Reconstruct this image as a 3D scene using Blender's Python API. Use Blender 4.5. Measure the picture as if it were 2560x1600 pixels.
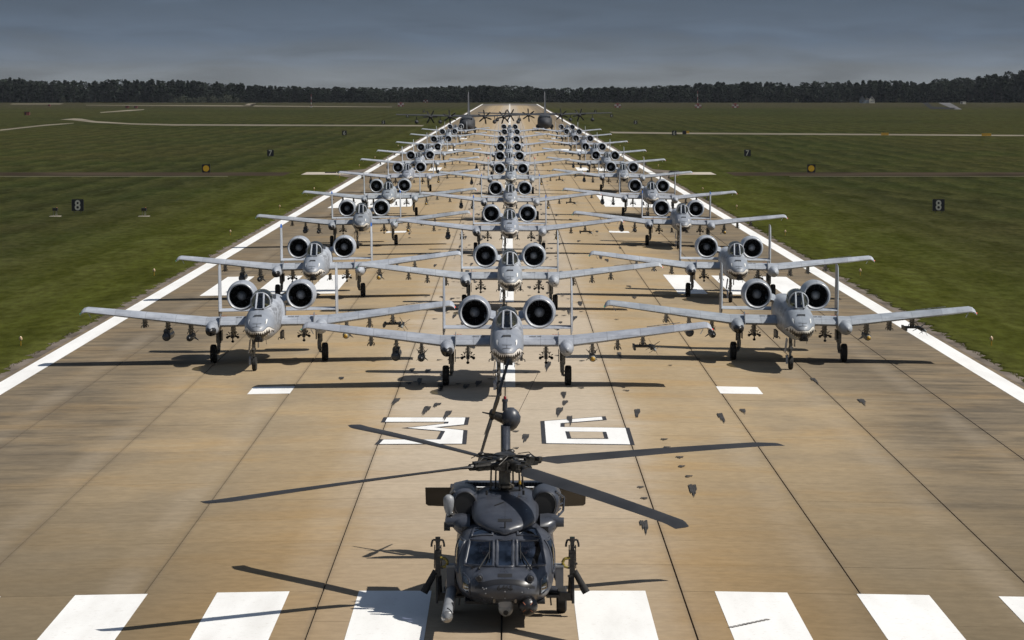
import bpy, bmesh, math, random
import numpy as np
from mathutils import Vector, Matrix
from mathutils.bvhtree import BVHTree
R = math.radians
PI = math.pi
random.seed(7)
rng = np.random.default_rng(11)
S = bpy.context.scene
for o in list(bpy.data.objects):
    bpy.data.objects.remove(o)
COL = S.collection

# ------------------------------------------------------------------ camera
FPX = 8920.0                      # focal length in photo pixels (2560 wide)
CAM = Vector((0.2, 0.0, 12.8))
PITCH = math.atan(580 / FPX)
YAW = 5 / FPX
cd = bpy.data.cameras.new('camera')
cd.sensor_width = 36.0
cd.lens = FPX / 2560 * 36.0
cd.clip_start = 1.0
cd.clip_end = 30000
cam = bpy.data.objects.new('camera', cd)
COL.objects.link(cam)
cam.location = CAM
cam.rotation_euler = (PI / 2 - PITCH, 0, -YAW)
S.camera = cam

# ------------------------------------------------------------------ world, sun, exposure
SUN_EL, SUN_AZ = R(50), R(12)     # azimuth: from +X turned towards the camera side
sun_dir = Vector((math.cos(SUN_EL) * math.cos(SUN_AZ), -math.cos(SUN_EL) * math.sin(SUN_AZ), math.sin(SUN_EL)))
W = bpy.data.worlds.new('World')
S.world = W
W.use_nodes = True
wt = W.node_tree
wt.nodes.clear()
def wn(t, **k):
    n = wt.nodes.new(t)
    for a, b in k.items():
        setattr(n, a, b)
    return n
wo = wn('ShaderNodeOutputWorld')
sky = wn('ShaderNodeTexSky', sky_type='NISHITA', sun_disc=False, sun_elevation=SUN_EL, sun_rotation=PI / 2 + SUN_AZ)
bg1 = wn('ShaderNodeBackground')
bg1.inputs[1].default_value = 0.10
wt.links.new(sky.outputs[0], bg1.inputs[0])
tc = wn('ShaderNodeTexCoord')
sep = wn('ShaderNodeSeparateXYZ')
wt.links.new(tc.outputs['Generated'], sep.inputs[0])
ramp = wn('ShaderNodeValToRGB')
cr = ramp.color_ramp
cr.interpolation = 'EASE'
stops = [(0.0, (.175, .192, .208)), (0.08, (.170, .190, .210)), (0.17, (.136, .165, .203)), (0.32, (.098, .130, .178)), (0.55, (.078, .106, .148)), (1.0, (.085, .107, .140))]
while len(cr.elements) < len(stops):
    cr.elements.new(0.5)
for e, (p, c) in zip(cr.elements, stops):
    e.position = p
    e.color = (*c, 1)
mz = wn('ShaderNodeMath', operation='MULTIPLY')
mz.inputs[1].default_value = 20.0
wt.links.new(sep.outputs[2], mz.inputs[0])
mpv = wn('ShaderNodeMapping')
mpv.inputs['Scale'].default_value = (28, 28, 165)
wt.links.new(tc.outputs['Generated'], mpv.inputs[0])
nz = wn('ShaderNodeTexNoise')
nz.inputs['Scale'].default_value = 1.0
nz.inputs['Detail'].default_value = 5
nz.inputs['Distortion'].default_value = 0.4
wt.links.new(mpv.outputs[0], nz.inputs[0])
# thicker cloud drops the base of the gradient a little, thin parts lift it
na = wn('ShaderNodeMapRange')
na.inputs[1].default_value, na.inputs[2].default_value = .3, .7
na.inputs[3].default_value, na.inputs[4].default_value = -.24, .24
wt.links.new(nz.outputs[0], na.inputs[0])
ad = wn('ShaderNodeMath', operation='ADD')
wt.links.new(mz.outputs[0], ad.inputs[0])
nsc = wn('ShaderNodeMath', operation='MULTIPLY')
wt.links.new(na.outputs[0], nsc.inputs[0])
mzc = wn('ShaderNodeMath', operation='MINIMUM')
wt.links.new(mz.outputs[0], mzc.inputs[0])
mzc.inputs[1].default_value = 1.0
wt.links.new(mzc.outputs[0], nsc.inputs[1])
wt.links.new(nsc.outputs[0], ad.inputs[1])
wt.links.new(ad.outputs[0], ramp.inputs[0])
hv = wn('ShaderNodeMapRange')
hv.inputs[1].default_value, hv.inputs[2].default_value = .32, .72
hv.inputs[3].default_value, hv.inputs[4].default_value = .80, 1.20
wt.links.new(nz.outputs[0], hv.inputs[0])
mulc = wn('ShaderNodeVectorMath', operation='SCALE')
wt.links.new(ramp.outputs[0], mulc.inputs[0])
wt.links.new(hv.outputs[0], mulc.inputs['Scale'])
bg2 = wn('ShaderNodeBackground')
bg2.inputs[1].default_value = 1.0
wt.links.new(mulc.outputs[0], bg2.inputs[0])
mixw = wn('ShaderNodeMixShader')
cov = wn('ShaderNodeMapRange')          # a deck looks closed near the horizon and opens overhead
cov.interpolation_type = 'SMOOTHSTEP'
cov.inputs[1].default_value, cov.inputs[2].default_value = .05, .75
cov.inputs[3].default_value, cov.inputs[4].default_value = .97, .62
wt.links.new(sep.outputs[2], cov.inputs[0])
wt.links.new(cov.outputs[0], mixw.inputs[0])
wt.links.new(bg1.outputs[0], mixw.inputs[1])
wt.links.new(bg2.outputs[0], mixw.inputs[2])
wt.links.new(mixw.outputs[0], wo.inputs[0])
sl = bpy.data.lights.new('sun', 'SUN')
sl.energy = 4.6
sl.angle = R(0.5)
sl.color = (1.0, .95, .87)
so = bpy.data.objects.new('sun', sl)
COL.objects.link(so)
so.location = (200, -50, 200)
so.rotation_euler = (-sun_dir).to_track_quat('-Z', 'Y').to_euler()
S.view_settings.view_transform = 'Standard'
S.view_settings.look = 'None'
S.view_settings.exposure = 0.12
S.view_settings.gamma = 1.0
S.view_settings.use_curve_mapping = False
S.cycles.max_bounces = 6
S.cycles.transparent_max_bounces = 12

# ------------------------------------------------------------------ helpers
RW = 22.85                        # half width of the concrete
FLAT = 4.57
def crown(x):
    a = abs(x)
    return -0.018 * max(0.0, min(a, 24.2) - FLAT)
_f = Vector((math.sin(YAW) * math.cos(PITCH), math.cos(YAW) * math.cos(PITCH), -math.sin(PITCH)))
_r = Vector((math.cos(YAW), -math.sin(YAW), 0))
_u = _r.cross(_f)
def ground(px, py, z=None, dz=0.0):
    """the place on the ground (or on height z) that the photo shows at this pixel"""
    d = _f + _r * ((px - 1280) / FPX) + _u * ((800 - py) / FPX)
    zz = 0.0 if z is None else z
    for _ in range(4):
        t = (zz - CAM.z) / d.z
        p = CAM + d * t
        if z is not None:
            break
        zz = crown(p.x) + dz
    return p

class MB:
    def __init__(s):
        s.v = []
        s.f = []
    def add(s, vs, fs):
        b = len(s.v)
        s.v += [tuple(v) for v in vs]
        s.f += [tuple(i + b for i in f) for f in fs]
        return s
    def box(s, c, d, rot=None):
        x, y, z = (q / 2 for q in d)
        vs = [Vector(p) for p in ((-x, -y, -z), (x, -y, -z), (x, y, -z), (-x, y, -z), (-x, -y, z), (x, -y, z), (x, y, z), (-x, y, z))]
        if rot is not None:
            vs = [rot @ p for p in vs]
        c = Vector(c)
        return s.add([p + c for p in vs], [(0, 3, 2, 1), (4, 5, 6, 7), (0, 1, 5, 4), (1, 2, 6, 5), (2, 3, 7, 6), (3, 0, 4, 7)])
    def tube(s, p0, p1, r0, r1=None, n=10, caps=True):
        p0, p1 = Vector(p0), Vector(p1)
        r1 = r0 if r1 is None else r1
        d = (p1 - p0).normalized()
        a = d.orthogonal().normalized()
        b = d.cross(a)
        vs = []
        for p, r in ((p0, r0), (p1, r1)):
            for i in range(n):
                t = 2 * PI * i / n
                vs.append(p + a * (r * math.cos(t)) + b * (r * math.sin(t)))
        fs = [(i, (i + 1) % n, n + (i + 1) % n, n + i) for i in range(n)]
        if caps:
            fs += [tuple(range(n - 1, -1, -1)), tuple(range(n, 2 * n))]
        return s.add(vs, fs)
    def path(s, pts, r, n=6):
        for a, b in zip(pts[:-1], pts[1:]):
            s.tube(a, b, r, r, n)
        return s
    def sweep(s, pts, r, n=6, closed=False):
        pts = [Vector(q) for q in pts]
        m = len(pts)
        rg = []
        up = None
        for i in range(m):
            a = pts[(i - 1) % m] if closed or i else pts[i]
            b = pts[(i + 1) % m] if closed or i < m - 1 else pts[i]
            d = (b - a).normalized()
            if up is None:
                up = d.orthogonal().normalized()
            up = (up - d * up.dot(d)).normalized()
            w = d.cross(up)
            rg.append([pts[i] + up * (r * math.cos(2 * PI * k / n)) + w * (r * math.sin(2 * PI * k / n)) for k in range(n)])
        if closed:
            rg.append(rg[0])
        return s.rings(rg, not closed)
    def lathe(s, prof, o=(0, 0, 0), axis='y', n=20, caps=True, sx=1.0, sz=1.0):
        o = Vector(o)
        vs, fs = [], []
        for (t, r) in prof:
            for i in range(n):
                a = 2 * PI * i / n
                c, q = r * math.cos(a) * sx, r * math.sin(a) * sz
                if axis == 'y':
                    p = (c, t, q)
                elif axis == 'x':
                    p = (t, c, q)
                else:
                    p = (c, q, t)
                vs.append(o + Vector(p))
        m = len(prof)
        for k in range(m - 1):
            for i in range(n):
                j = (i + 1) % n
                fs.append((k * n + i, k * n + j, (k + 1) * n + j, (k + 1) * n + i))
        if caps:
            fs.append(tuple(range(n - 1, -1, -1)))
            fs.append(tuple((m - 1) * n + i for i in range(n)))
        return s.add(vs, fs)
    def ell(s, c, r, n=14, m=8):
        c = Vector(c)
        r = (r, r, r) if not hasattr(r, '__len__') else r
        vs = [c + Vector((0, 0, -r[2]))]
        for k in range(1, m):
            t = -PI / 2 + PI * k / m
            for i in range(n):
                a = 2 * PI * i / n
                vs.append(c + Vector((r[0] * math.cos(t) * math.cos(a), r[1] * math.cos(t) * math.sin(a), r[2] * math.sin(t))))
        vs.append(c + Vector((0, 0, r[2])))
        fs = [(0, 1 + (i + 1) % n, 1 + i) for i in range(n)]
        for k in range(m - 2):
            for i in range(n):
                j = (i + 1) % n
                fs.append((1 + k * n + i, 1 + k * n + j, 1 + (k + 1) * n + j, 1 + (k + 1) * n + i))
        L = len(vs) - 1
        fs += [(1 + (m - 2) * n + i, 1 + (m - 2) * n + (i + 1) % n, L) for i in range(n)]
        return s.add(vs, fs)
    def rings(s, rings, caps=True, closed=True):
        n = len(rings[0])
        vs = [p for r in rings for p in r]
        fs = []
        for k in range(len(rings) - 1):
            for i in range(n if closed else n - 1):
                j = (i + 1) % n
                fs.append((k * n + i, k * n + j, (k + 1) * n + j, (k + 1) * n + i))
        if caps:
            fs.append(tuple(range(n - 1, -1, -1)))
            fs.append(tuple((len(rings) - 1) * n + i for i in range(n)))
        return s.add(vs, fs)
    def plate(s, poly, axis, t0, t1):
        """extrude a 2-D outline between two planes across an axis"""
        def P(u, v, t):
            return {'x': (t, u, v), 'y': (u, t, v), 'z': (u, v, t)}[axis]
        n = len(poly)
        vs = [P(u, v, t0) for u, v in poly] + [P(u, v, t1) for u, v in poly]
        fs = [tuple(range(n - 1, -1, -1)), tuple(range(n, 2 * n))] + [(i, (i + 1) % n, n + (i + 1) % n, n + i) for i in range(n)]
        return s.add(vs, fs)
    def mesh(s, name, mat, smooth=35):
        me = bpy.data.meshes.new(name)
        me.from_pydata(s.v, [], s.f)
        bm = bmesh.new()
        bm.from_mesh(me)
        bmesh.ops.recalc_face_normals(bm, faces=bm.faces)
        bm.to_mesh(me)
        bm.free()
        if mat:
            me.materials.append(mat)
        if smooth:
            me.polygons.foreach_set('use_smooth', [True] * len(me.polygons))
            me.set_sharp_from_angle(angle=R(smooth))
        me.update()
        return me
    def obj(s, name, mat, parent=None, smooth=35):
        return link(name, s.mesh(name, mat, smooth), parent)

def link(name, me, parent=None):
    o = bpy.data.objects.new(name, me)
    COL.objects.link(o)
    if parent:
        o.parent = parent
    return o
def tag(o, label=None, cat=None, group=None, kind=None):
    if label: o['label'] = label
    if cat: o['category'] = cat
    if group: o['group'] = group
    if kind: o['kind'] = kind
    return o
def thing(name, label, cat, loc=(0, 0, 0), rz=0.0, group=None):
    o = bpy.data.objects.new(name, None)
    o.empty_display_size = .5
    COL.objects.link(o)
    o.location = loc
    o.rotation_euler = (0, 0, rz)
    return tag(o, label, cat, group)
KIDS = {}
def children(o):
    return [c for c in bpy.data.objects if c.parent == o]
def snapshot(o):
    return (o, [snapshot(c) for c in children(o)])
def dup(snap, parent=None):
    o, ch = snap
    c = o.copy()
    COL.objects.link(c)
    if parent:
        c.parent = parent
    for q in ch:
        dup(q, c)
    return c
def resample(secs, m):
    a = np.array(secs, float)
    y = a[:, 0]
    out = []
    d = np.zeros_like(a)
    for i in range(len(a)):
        lo, hi = max(i - 1, 0), min(i + 1, len(a) - 1)
        d[i] = (a[hi] - a[lo]) / (y[hi] - y[lo])
    for i in range(len(a) - 1):
        h = y[i + 1] - y[i]
        k = m
        for q in range(k):
            t = q / k
            h00, h10, h01, h11 = 2*t**3-3*t*t+1, t**3-2*t*t+t, -2*t**3+3*t*t, t**3-t*t
            p = h00 * a[i] + h10 * h * d[i] + h01 * a[i + 1] + h11 * h * d[i + 1]
            p[0] = y[i] + t * h
            out.append(p)
    out.append(a[-1])
    return out
def loft(mb, secs, n=28, m=3, e=2.4, x0=0.0, caps=True):
    """secs: (y, zbottom, ztop, halfwidth[, exponent])"""
    rs = []
    for p in resample(secs, m):
        y, zb, zt, hw = p[:4]
        ee = p[4] if len(p) > 4 else e
        zc, hh = (zb + zt) / 2, max((zt - zb) / 2, .004)
        hw = max(hw, .004)
        r = []
        for i in range(n):
            t = 2 * PI * (i + .5) / n
            c, q = math.cos(t), math.sin(t)
            r.append((x0 + hw * math.copysign(abs(c) ** (2 / ee), c), y, zc + hh * math.copysign(abs(q) ** (2 / ee), q)))
        rs.append(r)
    return mb.rings(rs, caps)
def foil(x, yle, chord, zc, th, n=10, rot=0.0):
    """one wing section in the y-z plane at x"""
    up, lo = [], []
    for i in range(n + 1):
        u = (1 - math.cos(PI * i / n)) / 2
        t = th * chord * 5 * (.2969 * math.sqrt(u) - .126 * u - .3516 * u * u + .2843 * u ** 3 - .1015 * u ** 4)
        cam_ = .035 * chord * 4 * u * (1 - u)
        up.append((u * chord, cam_ + t))
        lo.append((u * chord, cam_ - t * .8))
    pts = up + lo[-2:0:-1]
    return [(x + rot * b, yle + a, zc + b) for a, b in pts]
def text_mesh(txt, size, ext, mat, name='text', sx=1.0, bold=0.0):
    cu = bpy.data.curves.new('txt', 'FONT')
    cu.body = txt
    cu.size = size
    cu.extrude = ext
    cu.align_x = 'CENTER'
    cu.align_y = 'CENTER'
    cu.resolution_u = 3
    cu.offset = bold
    ob = bpy.data.objects.new('txt', cu)
    COL.objects.link(ob)
    dg = bpy.context.evaluated_depsgraph_get()
    me = bpy.data.meshes.new_from_object(ob.evaluated_get(dg))
    me.name = name
    bpy.data.objects.remove(ob)
    bpy.data.curves.remove(cu)
    me.transform(Matrix.Rotation(PI / 2, 4, 'X') @ Matrix.Diagonal((sx, 1, 1, 1)))
    me.materials.clear()
    me.materials.append(mat)
    return me

# ------------------------------------------------------------------ materials
class M:
    def __init__(s, name, rough=.5, metal=0.0, spec=.5):
        s.m = bpy.data.materials.new(name)
        s.m.use_nodes = True
        s.t = s.m.node_tree
        s.t.nodes.clear()
        s.out = s.n('ShaderNodeOutputMaterial')
        s.b = s.n('ShaderNodeBsdfPrincipled')
        s.t.links.new(s.b.outputs[0], s.out.inputs[0])
        s.b.inputs['Roughness'].default_value = rough
        s.b.inputs['Metallic'].default_value = metal
        s.b.inputs['Specular IOR Level'].default_value = spec
    def n(s, t, **k):
        q = s.t.nodes.new(t)
        for a, b in k.items():
            setattr(q, a, b)
        return q
    def put(s, sock, v):
        if hasattr(v, 'is_output') or isinstance(v, bpy.types.NodeSocket):
            s.t.links.new(v, sock)
        elif isinstance(v, (tuple, list)) and sock.type == 'RGBA' and len(v) == 3:
            sock.default_value = (*v, 1)
        else:
            sock.default_value = v
    def set(s, key, v):
        s.put(s.b.inputs[key], v)
        return s
    def math(s, op, a, b=None, c=None, clamp=False):
        q = s.n('ShaderNodeMath', operation=op)
        q.use_clamp = clamp
        for i, v in enumerate((a, b, c)):
            if v is not None:
                s.put(q.inputs[i], v)
        return q.outputs[0]
    def mix(s, f, a, b, mode='MIX'):
        q = s.n('ShaderNodeMix', data_type='RGBA', blend_type=mode)
        s.put(q.inputs[0], f)
        s.put(q.inputs[6], a)
        s.put(q.inputs[7], b)
        return q.outputs[2]
    def rng(s, v, a, b, c, d, smooth=True):
        q = s.n('ShaderNodeMapRange')
        if smooth:
            q.interpolation_type = 'SMOOTHSTEP'
        s.put(q.inputs[0], v)
        for i, w in zip((1, 2, 3, 4), (a, b, c, d)):
            q.inputs[i].default_value = w
        return q.outputs[0]
    def pos(s):
        return s.n('ShaderNodeNewGeometry').outputs['Position']
    def objc(s):
        return s.n('ShaderNodeTexCoord').outputs['Object']
    def xyz(s, v):
        q = s.n('ShaderNodeSeparateXYZ')
        s.t.links.new(v, q.inputs[0])
        return q.outputs
    def comb(s, x, y, z):
        q = s.n('ShaderNodeCombineXYZ')
        for i, v in enumerate((x, y, z)):
            s.put(q.inputs[i], v)
        return q.outputs[0]
    def noise(s, v, scale=1.0, detail=3, sc=None, rough=.55):
        if sc:
            q = s.n('ShaderNodeVectorMath', operation='MULTIPLY')
            s.t.links.new(v, q.inputs[0])
            q.inputs[1].default_value = sc
            v = q.outputs[0]
        q = s.n('ShaderNodeTexNoise')
        s.t.links.new(v, q.inputs['Vector'])
        q.inputs['Scale'].default_value = scale
        q.inputs['Detail'].default_value = detail
        q.inputs['Roughness'].default_value = rough
        return q.outputs[0]
    def bump(s, h, strength=.3, dist=.02):
        q = s.n('ShaderNodeBump')
        q.inputs['Strength'].default_value = strength
        q.inputs['Distance'].default_value = dist
        s.t.links.new(h, q.inputs['Height'])
        s.t.links.new(q.outputs[0], s.b.inputs['Normal'])
    def rand(s):
        return s.n('ShaderNodeObjectInfo').outputs['Random']
def plain(name, col, rough=.5, metal=0.0, vary=.12, scale=3.0, spec=.5):
    m = M(name, rough, metal, spec)
    c = m.objc()
    n = m.noise(c, scale, 4)
    a = tuple(q * (1 - vary) for q in col)
    b = tuple(min(1, q * (1 + vary)) for q in col)
    m.set('Base Color', m.mix(m.rng(n, .3, .7, 0, 1), a, b))
    return m.m

def concrete(name, far=False):
    m = M(name, .9, 0, .10)
    p = m.pos()
    x, y, z = m.xyz(p)
    ax = m.math('ABSOLUTE', x)
    big = m.noise(p, 1, 5, (.13, .21, 0), .6)           # streaks laid across the runway
    streak = m.noise(p, 1, 5, (.22, 2.6, 0), .6)
    blot = m.noise(p, 1, 5, (.16, .09, 0))
    grain = m.noise(p, 2.2, 6, None, .7)
    grey, tan, orange = (.43, .362, .278), (.345, .265, .165), (.365, .250, .125)
    lane = m.rng(m.math('ADD', ax, m.math('MULTIPLY', m.math('SUBTRACT', blot, .5), 3.0)), 3.6, 6.2, 0, 1)
    col = m.mix(lane, grey, tan)
    of = m.math('MULTIPLY', m.rng(big, .46, .68, 0, .7), m.rng(ax, 2.5, 6, .15, 1))
    col = m.mix(of, col, orange)
    gf = m.math('MULTIPLY', m.rng(blot, .44, .62, 0, .75), m.rng(ax, 5, 9.5, 0, 1))
    col = m.mix(gf, col, (.255, .205, .14))
    # old sealed edge lanes: grey black mildew
    e1 = m.math('ADD', ax, m.math('MULTIPLY', m.math('SUBTRACT', m.noise(p, 1, 4, (.05, .05, 0)), .5), 9.0))
    ef = m.rng(e1, 11.2, 17.0, 0, .88)
    estr = m.noise(p, 1, 6, (.24, .62, 0), .7)
    ef = m.math('MULTIPLY', ef, m.rng(estr, .32, .62, 1.0, .55))
    col = m.mix(ef, col, (.085, .073, .058))
    vig = m.math('MULTIPLY', m.rng(m.math('ADD', y, m.math('MULTIPLY', m.math('SUBTRACT', blot, .5), 30)), 80, 138, .92, 0), m.rng(ax, 0.5, 9.5, .5, 1))  # lens vignette painted into the colour: near and outer concrete browner
    col = m.mix(vig, col, m.mix(m.rng(ax, 5, 11, 0, 1), (.245, .160, .073), (.155, .122, .078)))
    # bands beside the long joints: pale repaired strip, thin dirt
    lx = m.math('DIVIDE', m.math('ADD', x, 4.57 * 12), 4.57)
    fr = m.math('FRACT', lx)
    pale = m.math('MULTIPLY', m.rng(fr, .66, .82, 0, 1), m.rng(fr, .88, .98, 1, 0))
    col = m.mix(m.math('MULTIPLY', pale, m.rng(blot, .35, .65, .03, .15)), col, (.47, .40, .31))
    dj = m.math('MINIMUM', fr, m.math('SUBTRACT', 1.0, fr))
    col = m.mix(m.rng(dj, 0, .035, .28, 0), col, (.12, .10, .08))
    st = m.rng(streak, .25, .75, .955, 1.045)
    gr = m.rng(grain, .3, .7, .90, 1.09)
    st = m.math('MULTIPLY', st, gr)
    if not far:
        st = m.math('MULTIPLY', st, m.rng(m.rand(), 0, 1, .955, 1.045, False))
    q = m.n('ShaderNodeVectorMath', operation='SCALE')
    m.t.links.new(col, q.inputs[0])
    m.put(q.inputs['Scale'], st)
    col = q.outputs[0]
    # tyre rubber film in the wheel tracks
    tr = m.math('MULTIPLY', m.rng(m.math('ABSOLUTE', m.math('SUBTRACT', ax, 2.9)), .2, 2.6, .30, 0), m.rng(y, 150, 330, 0, 1))
    tr = m.math('MULTIPLY', tr, m.rng(m.noise(p, 1, 4, (.9, .05, 0)), .35, .65, .3, 1))
    col = m.mix(tr, col, (.10, .085, .07))
    if far:
        fy = m.math('FRACT', m.math('DIVIDE', y, 5.15))
        col = m.mix(m.rng(fy, 0, .012, .35, 0), col, (.1, .085, .07))
        col = m.mix(m.rng(y, 2500, 2750, 0, .85), col, (.10, .095, .09))
    m.set('Base Color', col)
    m.bump(m.noise(p, 1, 3, (3, 12, 1)), .08, .01)
    return m.m
def grass_mat(name, blade=False):
    m = M(name, 1.0, 0, 0.0)
    p = m.pos()
    x, y, z = m.xyz(p)
    ax = m.math('ABSOLUTE', x)
    a = m.noise(p, 1, 5, (.035, .018, 0), .6)
    b = m.noise(p, 1, 4, (.011, .0035, 0))
    c = m.noise(p, 1, 5, (1.3, .35, 0), .65)
    d = m.noise(p, 1, 3, (.35, .05, 0))
    col = m.mix(m.rng(b, .35, .65, 0, 1), (.0235, .0275, .011), (.0385, .0375, .0145))
    col = m.mix(m.rng(a, .42, .66, 0, .75), col, (.029, .037, .012))
    # close-mown drier strip along the pavement
    strip = m.rng(m.math('ADD', ax, m.math('MULTIPLY', m.math('SUBTRACT', d, .5), 14)), 25, 46, 1, 0)
    strip = m.math('MULTIPLY', strip, m.rng(y, 350, 1200, 1, .25))
    col = m.mix(m.math('MULTIPLY', strip, .85), col, (.054, .060, .0115))
    col = m.mix(m.rng(m.math('ADD', y, m.math('MULTIPLY', b, 260)), 2250, 2700, 0, .7), col, (.038, .033, .023))
    col = m.mix(m.math('MULTIPLY', m.rng(a, .56, .72, 0, .55), m.rng(y, 500, 1500, 0, 1)), col, (.055, .042, .022))
    # mowing passes, slightly bent with the field
    mow = m.math('SINE', m.math('ADD', m.math('MULTIPLY', x, .95), m.math('MULTIPLY', d, 9)))
    col = m.mix(m.rng(mow, -1, 1, 0, .22), col, (.075, .076, .026))
    q = m.n('ShaderNodeVectorMath', operation='SCALE')
    m.t.links.new(col, q.inputs[0])
    f = m.math('MULTIPLY', m.rng(c, .25, .75, .66, 1.32), m.rng(d, .3, .7, .76, 1.22))
    if blade:
        f = m.math('MULTIPLY', f, m.rng(m.noise(p, 6, 2), .3, .7, .7, 1.4))
    m.put(q.inputs['Scale'], f)
    m.set('Base Color', q.outputs[0])
    if blade:
        m.put(m.b.inputs['Normal'], m.comb(.0, -.25, .97))
    else:
        m.bump(c, .6, .06)
    return m.m
def paint_white():
    m = M('white_paint', .6, 0, .4)
    p = m.pos()
    a = m.noise(p, 1, 5, (.9, .12, 0), .6)
    b = m.noise(p, 7, 5)
    col = m.mix(m.rng(a, .40, .72, 0, .40), (.84, .84, .825), (.60, .58, .55))
    col = m.mix(m.rng(b, .58, .74, 0, .45), col, (.5, .46, .40))
    m.set('Base Color', col)
    return m.m
def jet_paint(name, nose=False, seams=True):
    m = M(name, .42, 0, .45)
    c = m.objc()
    x, y, z = m.xyz(c)
    n1 = m.noise(c, 1.1, 5, None, .6)
    n2 = m.noise(c, 1, 5, (6, 1.2, 6), .6)
    col = m.mix(m.rng(n1, .3, .7, 0, 1), (.275, .296, .334), (.372, .398, .440))
    col = m.mix(m.rng(n2, .52, .76, 0, .55), col, (.20, .21, .23))
    if seams:
        sx = m.math('ABSOLUTE', m.math('SUBTRACT', m.math('FRACT', m.math('DIVIDE', m.math('ABSOLUTE', x), 1.43)), .5))
        sy = m.math('ABSOLUTE', m.math('SUBTRACT', m.math('FRACT', m.math('MULTIPLY', y, .92)), .5))
        ln = m.math('MAXIMUM', m.rng(sx, .488, .494, 0, .5), m.rng(sy, .486, .493, 0, .5))
        col = m.mix(ln, col, (.11, .115, .125))
    if nose:
        ax = m.math('ABSOLUTE', x)
        # darker false-camouflage nose cap
        cap = m.math('MULTIPLY', m.rng(y, -6.3, -5.4, 1, 0), m.rng(z, 1.9, 2.2, 0, 1))
        col = m.mix(m.math('MULTIPLY', cap, .6), col, (.20, .225, .265))
        # grime along the flanks behind the gun gas vents
        gr = m.math('MULTIPLY', m.rng(m.noise(c, 1, 5, (1, 1.6, 7), .65), .42, .62, 0, .7), m.rng(m.math('ABSOLUTE', m.math('ADD', y, 3.2)), 1.2, 3.2, 1, 0))
        gr = m.math('MULTIPLY', gr, m.rng(z, 2.75, 2.95, 1, 0))
        col = m.mix(gr, col, (.07, .07, .072))
        def curve(pts):
            q = m.n('ShaderNodeFloatCurve')
            m.put(q.inputs[1], m.math('DIVIDE', ax, .8))
            cv = q.mapping.curves[0]
            while len(cv.points) < len(pts):
                cv.points.new(.5, .5)
            for P, (u, v) in zip(cv.points, pts):
                P.location = (u / .8, (v - 1.4))
                P.handle_type = 'VECTOR'
            q.mapping.update()
            return m.math('ADD', q.outputs[0], 1.4)
        zu = curve([(0, 1.97), (.26, 1.965), (.33, 2.01), (.44, 2.12), (.52, 2.135), (.60, 2.06), (.68, 1.93), (.8, 1.90)])
        zl = curve([(0, 1.55), (.25, 1.62), (.40, 1.73), (.55, 1.83), (.66, 1.91), (.72, 1.95), (.8, 1.96)])
        tri = m.math('PINGPONG', m.math('MULTIPLY', ax, 11.5), .5)
        tri = m.math('MULTIPLY', tri, 2.0)
        tl = m.math('ADD', m.math('MULTIPLY', tri, .13), m.rng(ax, .22, .5, .03, .075))
        up = m.math('GREATER_THAN', z, m.math('SUBTRACT', zu, tl))
        lowt = m.math('LESS_THAN', z, m.math('ADD', zl, m.math('MULTIPLY', tri, .06)))
        white = m.math('MAXIMUM', up, lowt)
        inside = m.math('MULTIPLY', m.math('LESS_THAN', z, zu), m.math('GREATER_THAN', z, zl))
        inside = m.math('MULTIPLY', inside, m.math('LESS_THAN', y, -6.0))
        outl = m.math('MULTIPLY', m.math('LESS_THAN', z, m.math('ADD', zu, .022)), m.math('GREATER_THAN', z, m.math('SUBTRACT', zl, .015)))
        outl = m.math('MULTIPLY', outl, m.math('LESS_THAN', y, -6.0))
        col = m.mix(m.math('MULTIPLY', outl, m.rng(ax, .66, .7, 1, 0)), col, (.03, .03, .032))
        col = m.mix(inside, col, m.mix(white, (.015, .013, .013), (.72, .69, .64)))
        # eye: a white crescent with a dark pupil
        dx = m.math('DIVIDE', m.math('SUBTRACT', ax, .39), .042)
        dz_ = m.math('DIVIDE', m.math('SUBTRACT', z, m.math('ADD', 2.37, m.math('MULTIPLY', m.math('SUBTRACT', ax, .39), .8))), .095)
        eye = m.math('LESS_THAN', m.math('ADD', m.math('MULTIPLY', dx, dx), m.math('MULTIPLY', dz_, dz_)), 1.0)
        eye = m.math('MULTIPLY', eye, m.math('LESS_THAN', y, -5.6))
        pup = m.math('MULTIPLY', m.math('LESS_THAN', ax, .375), m.math('LESS_THAN', z, 2.41))
        col = m.mix(eye, col, m.mix(pup, (.75, .75, .73), (.04, .04, .04)))
        # nose seams: the two drawn lines above the mouth
        l1 = m.math('MULTIPLY', m.math('LESS_THAN', m.math('ABSOLUTE', m.math('SUBTRACT', z, m.math('ADD', 2.30, 0.0))), .012), m.math('LESS_THAN', ax, .20))
        l2 = m.math('MULTIPLY', m.math('LESS_THAN', m.math('ABSOLUTE', m.math('SUBTRACT', z, m.math('SUBTRACT', 2.18, m.math('MULTIPLY', m.math('MULTIPLY', ax, ax), 1.0)))), .013), m.math('LESS_THAN', ax, .20))
        l3 = m.math('MULTIPLY', m.math('MULTIPLY', m.math('LESS_THAN', ax, .012), m.math('LESS_THAN', z, 2.3)), m.math('GREATER_THAN', z, 2.18))
        ll = m.math('MULTIPLY', m.math('MAXIMUM', l1, m.math('MAXIMUM', l2, l3)), m.math('LESS_THAN', y, -6.2))
        col = m.mix(ll, col, (.03, .03, .03))
    wn_ = m.n('ShaderNodeTexWhiteNoise', noise_dimensions='3D')
    m.put(wn_.inputs[0], m.comb(m.math('FLOOR', m.math('MULTIPLY', x, 1.4)), m.math('FLOOR', m.math('MULTIPLY', y, .92)), m.math('FLOOR', m.math('MULTIPLY', z, 1.1))))
    q = m.n('ShaderNodeHueSaturation')
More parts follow.
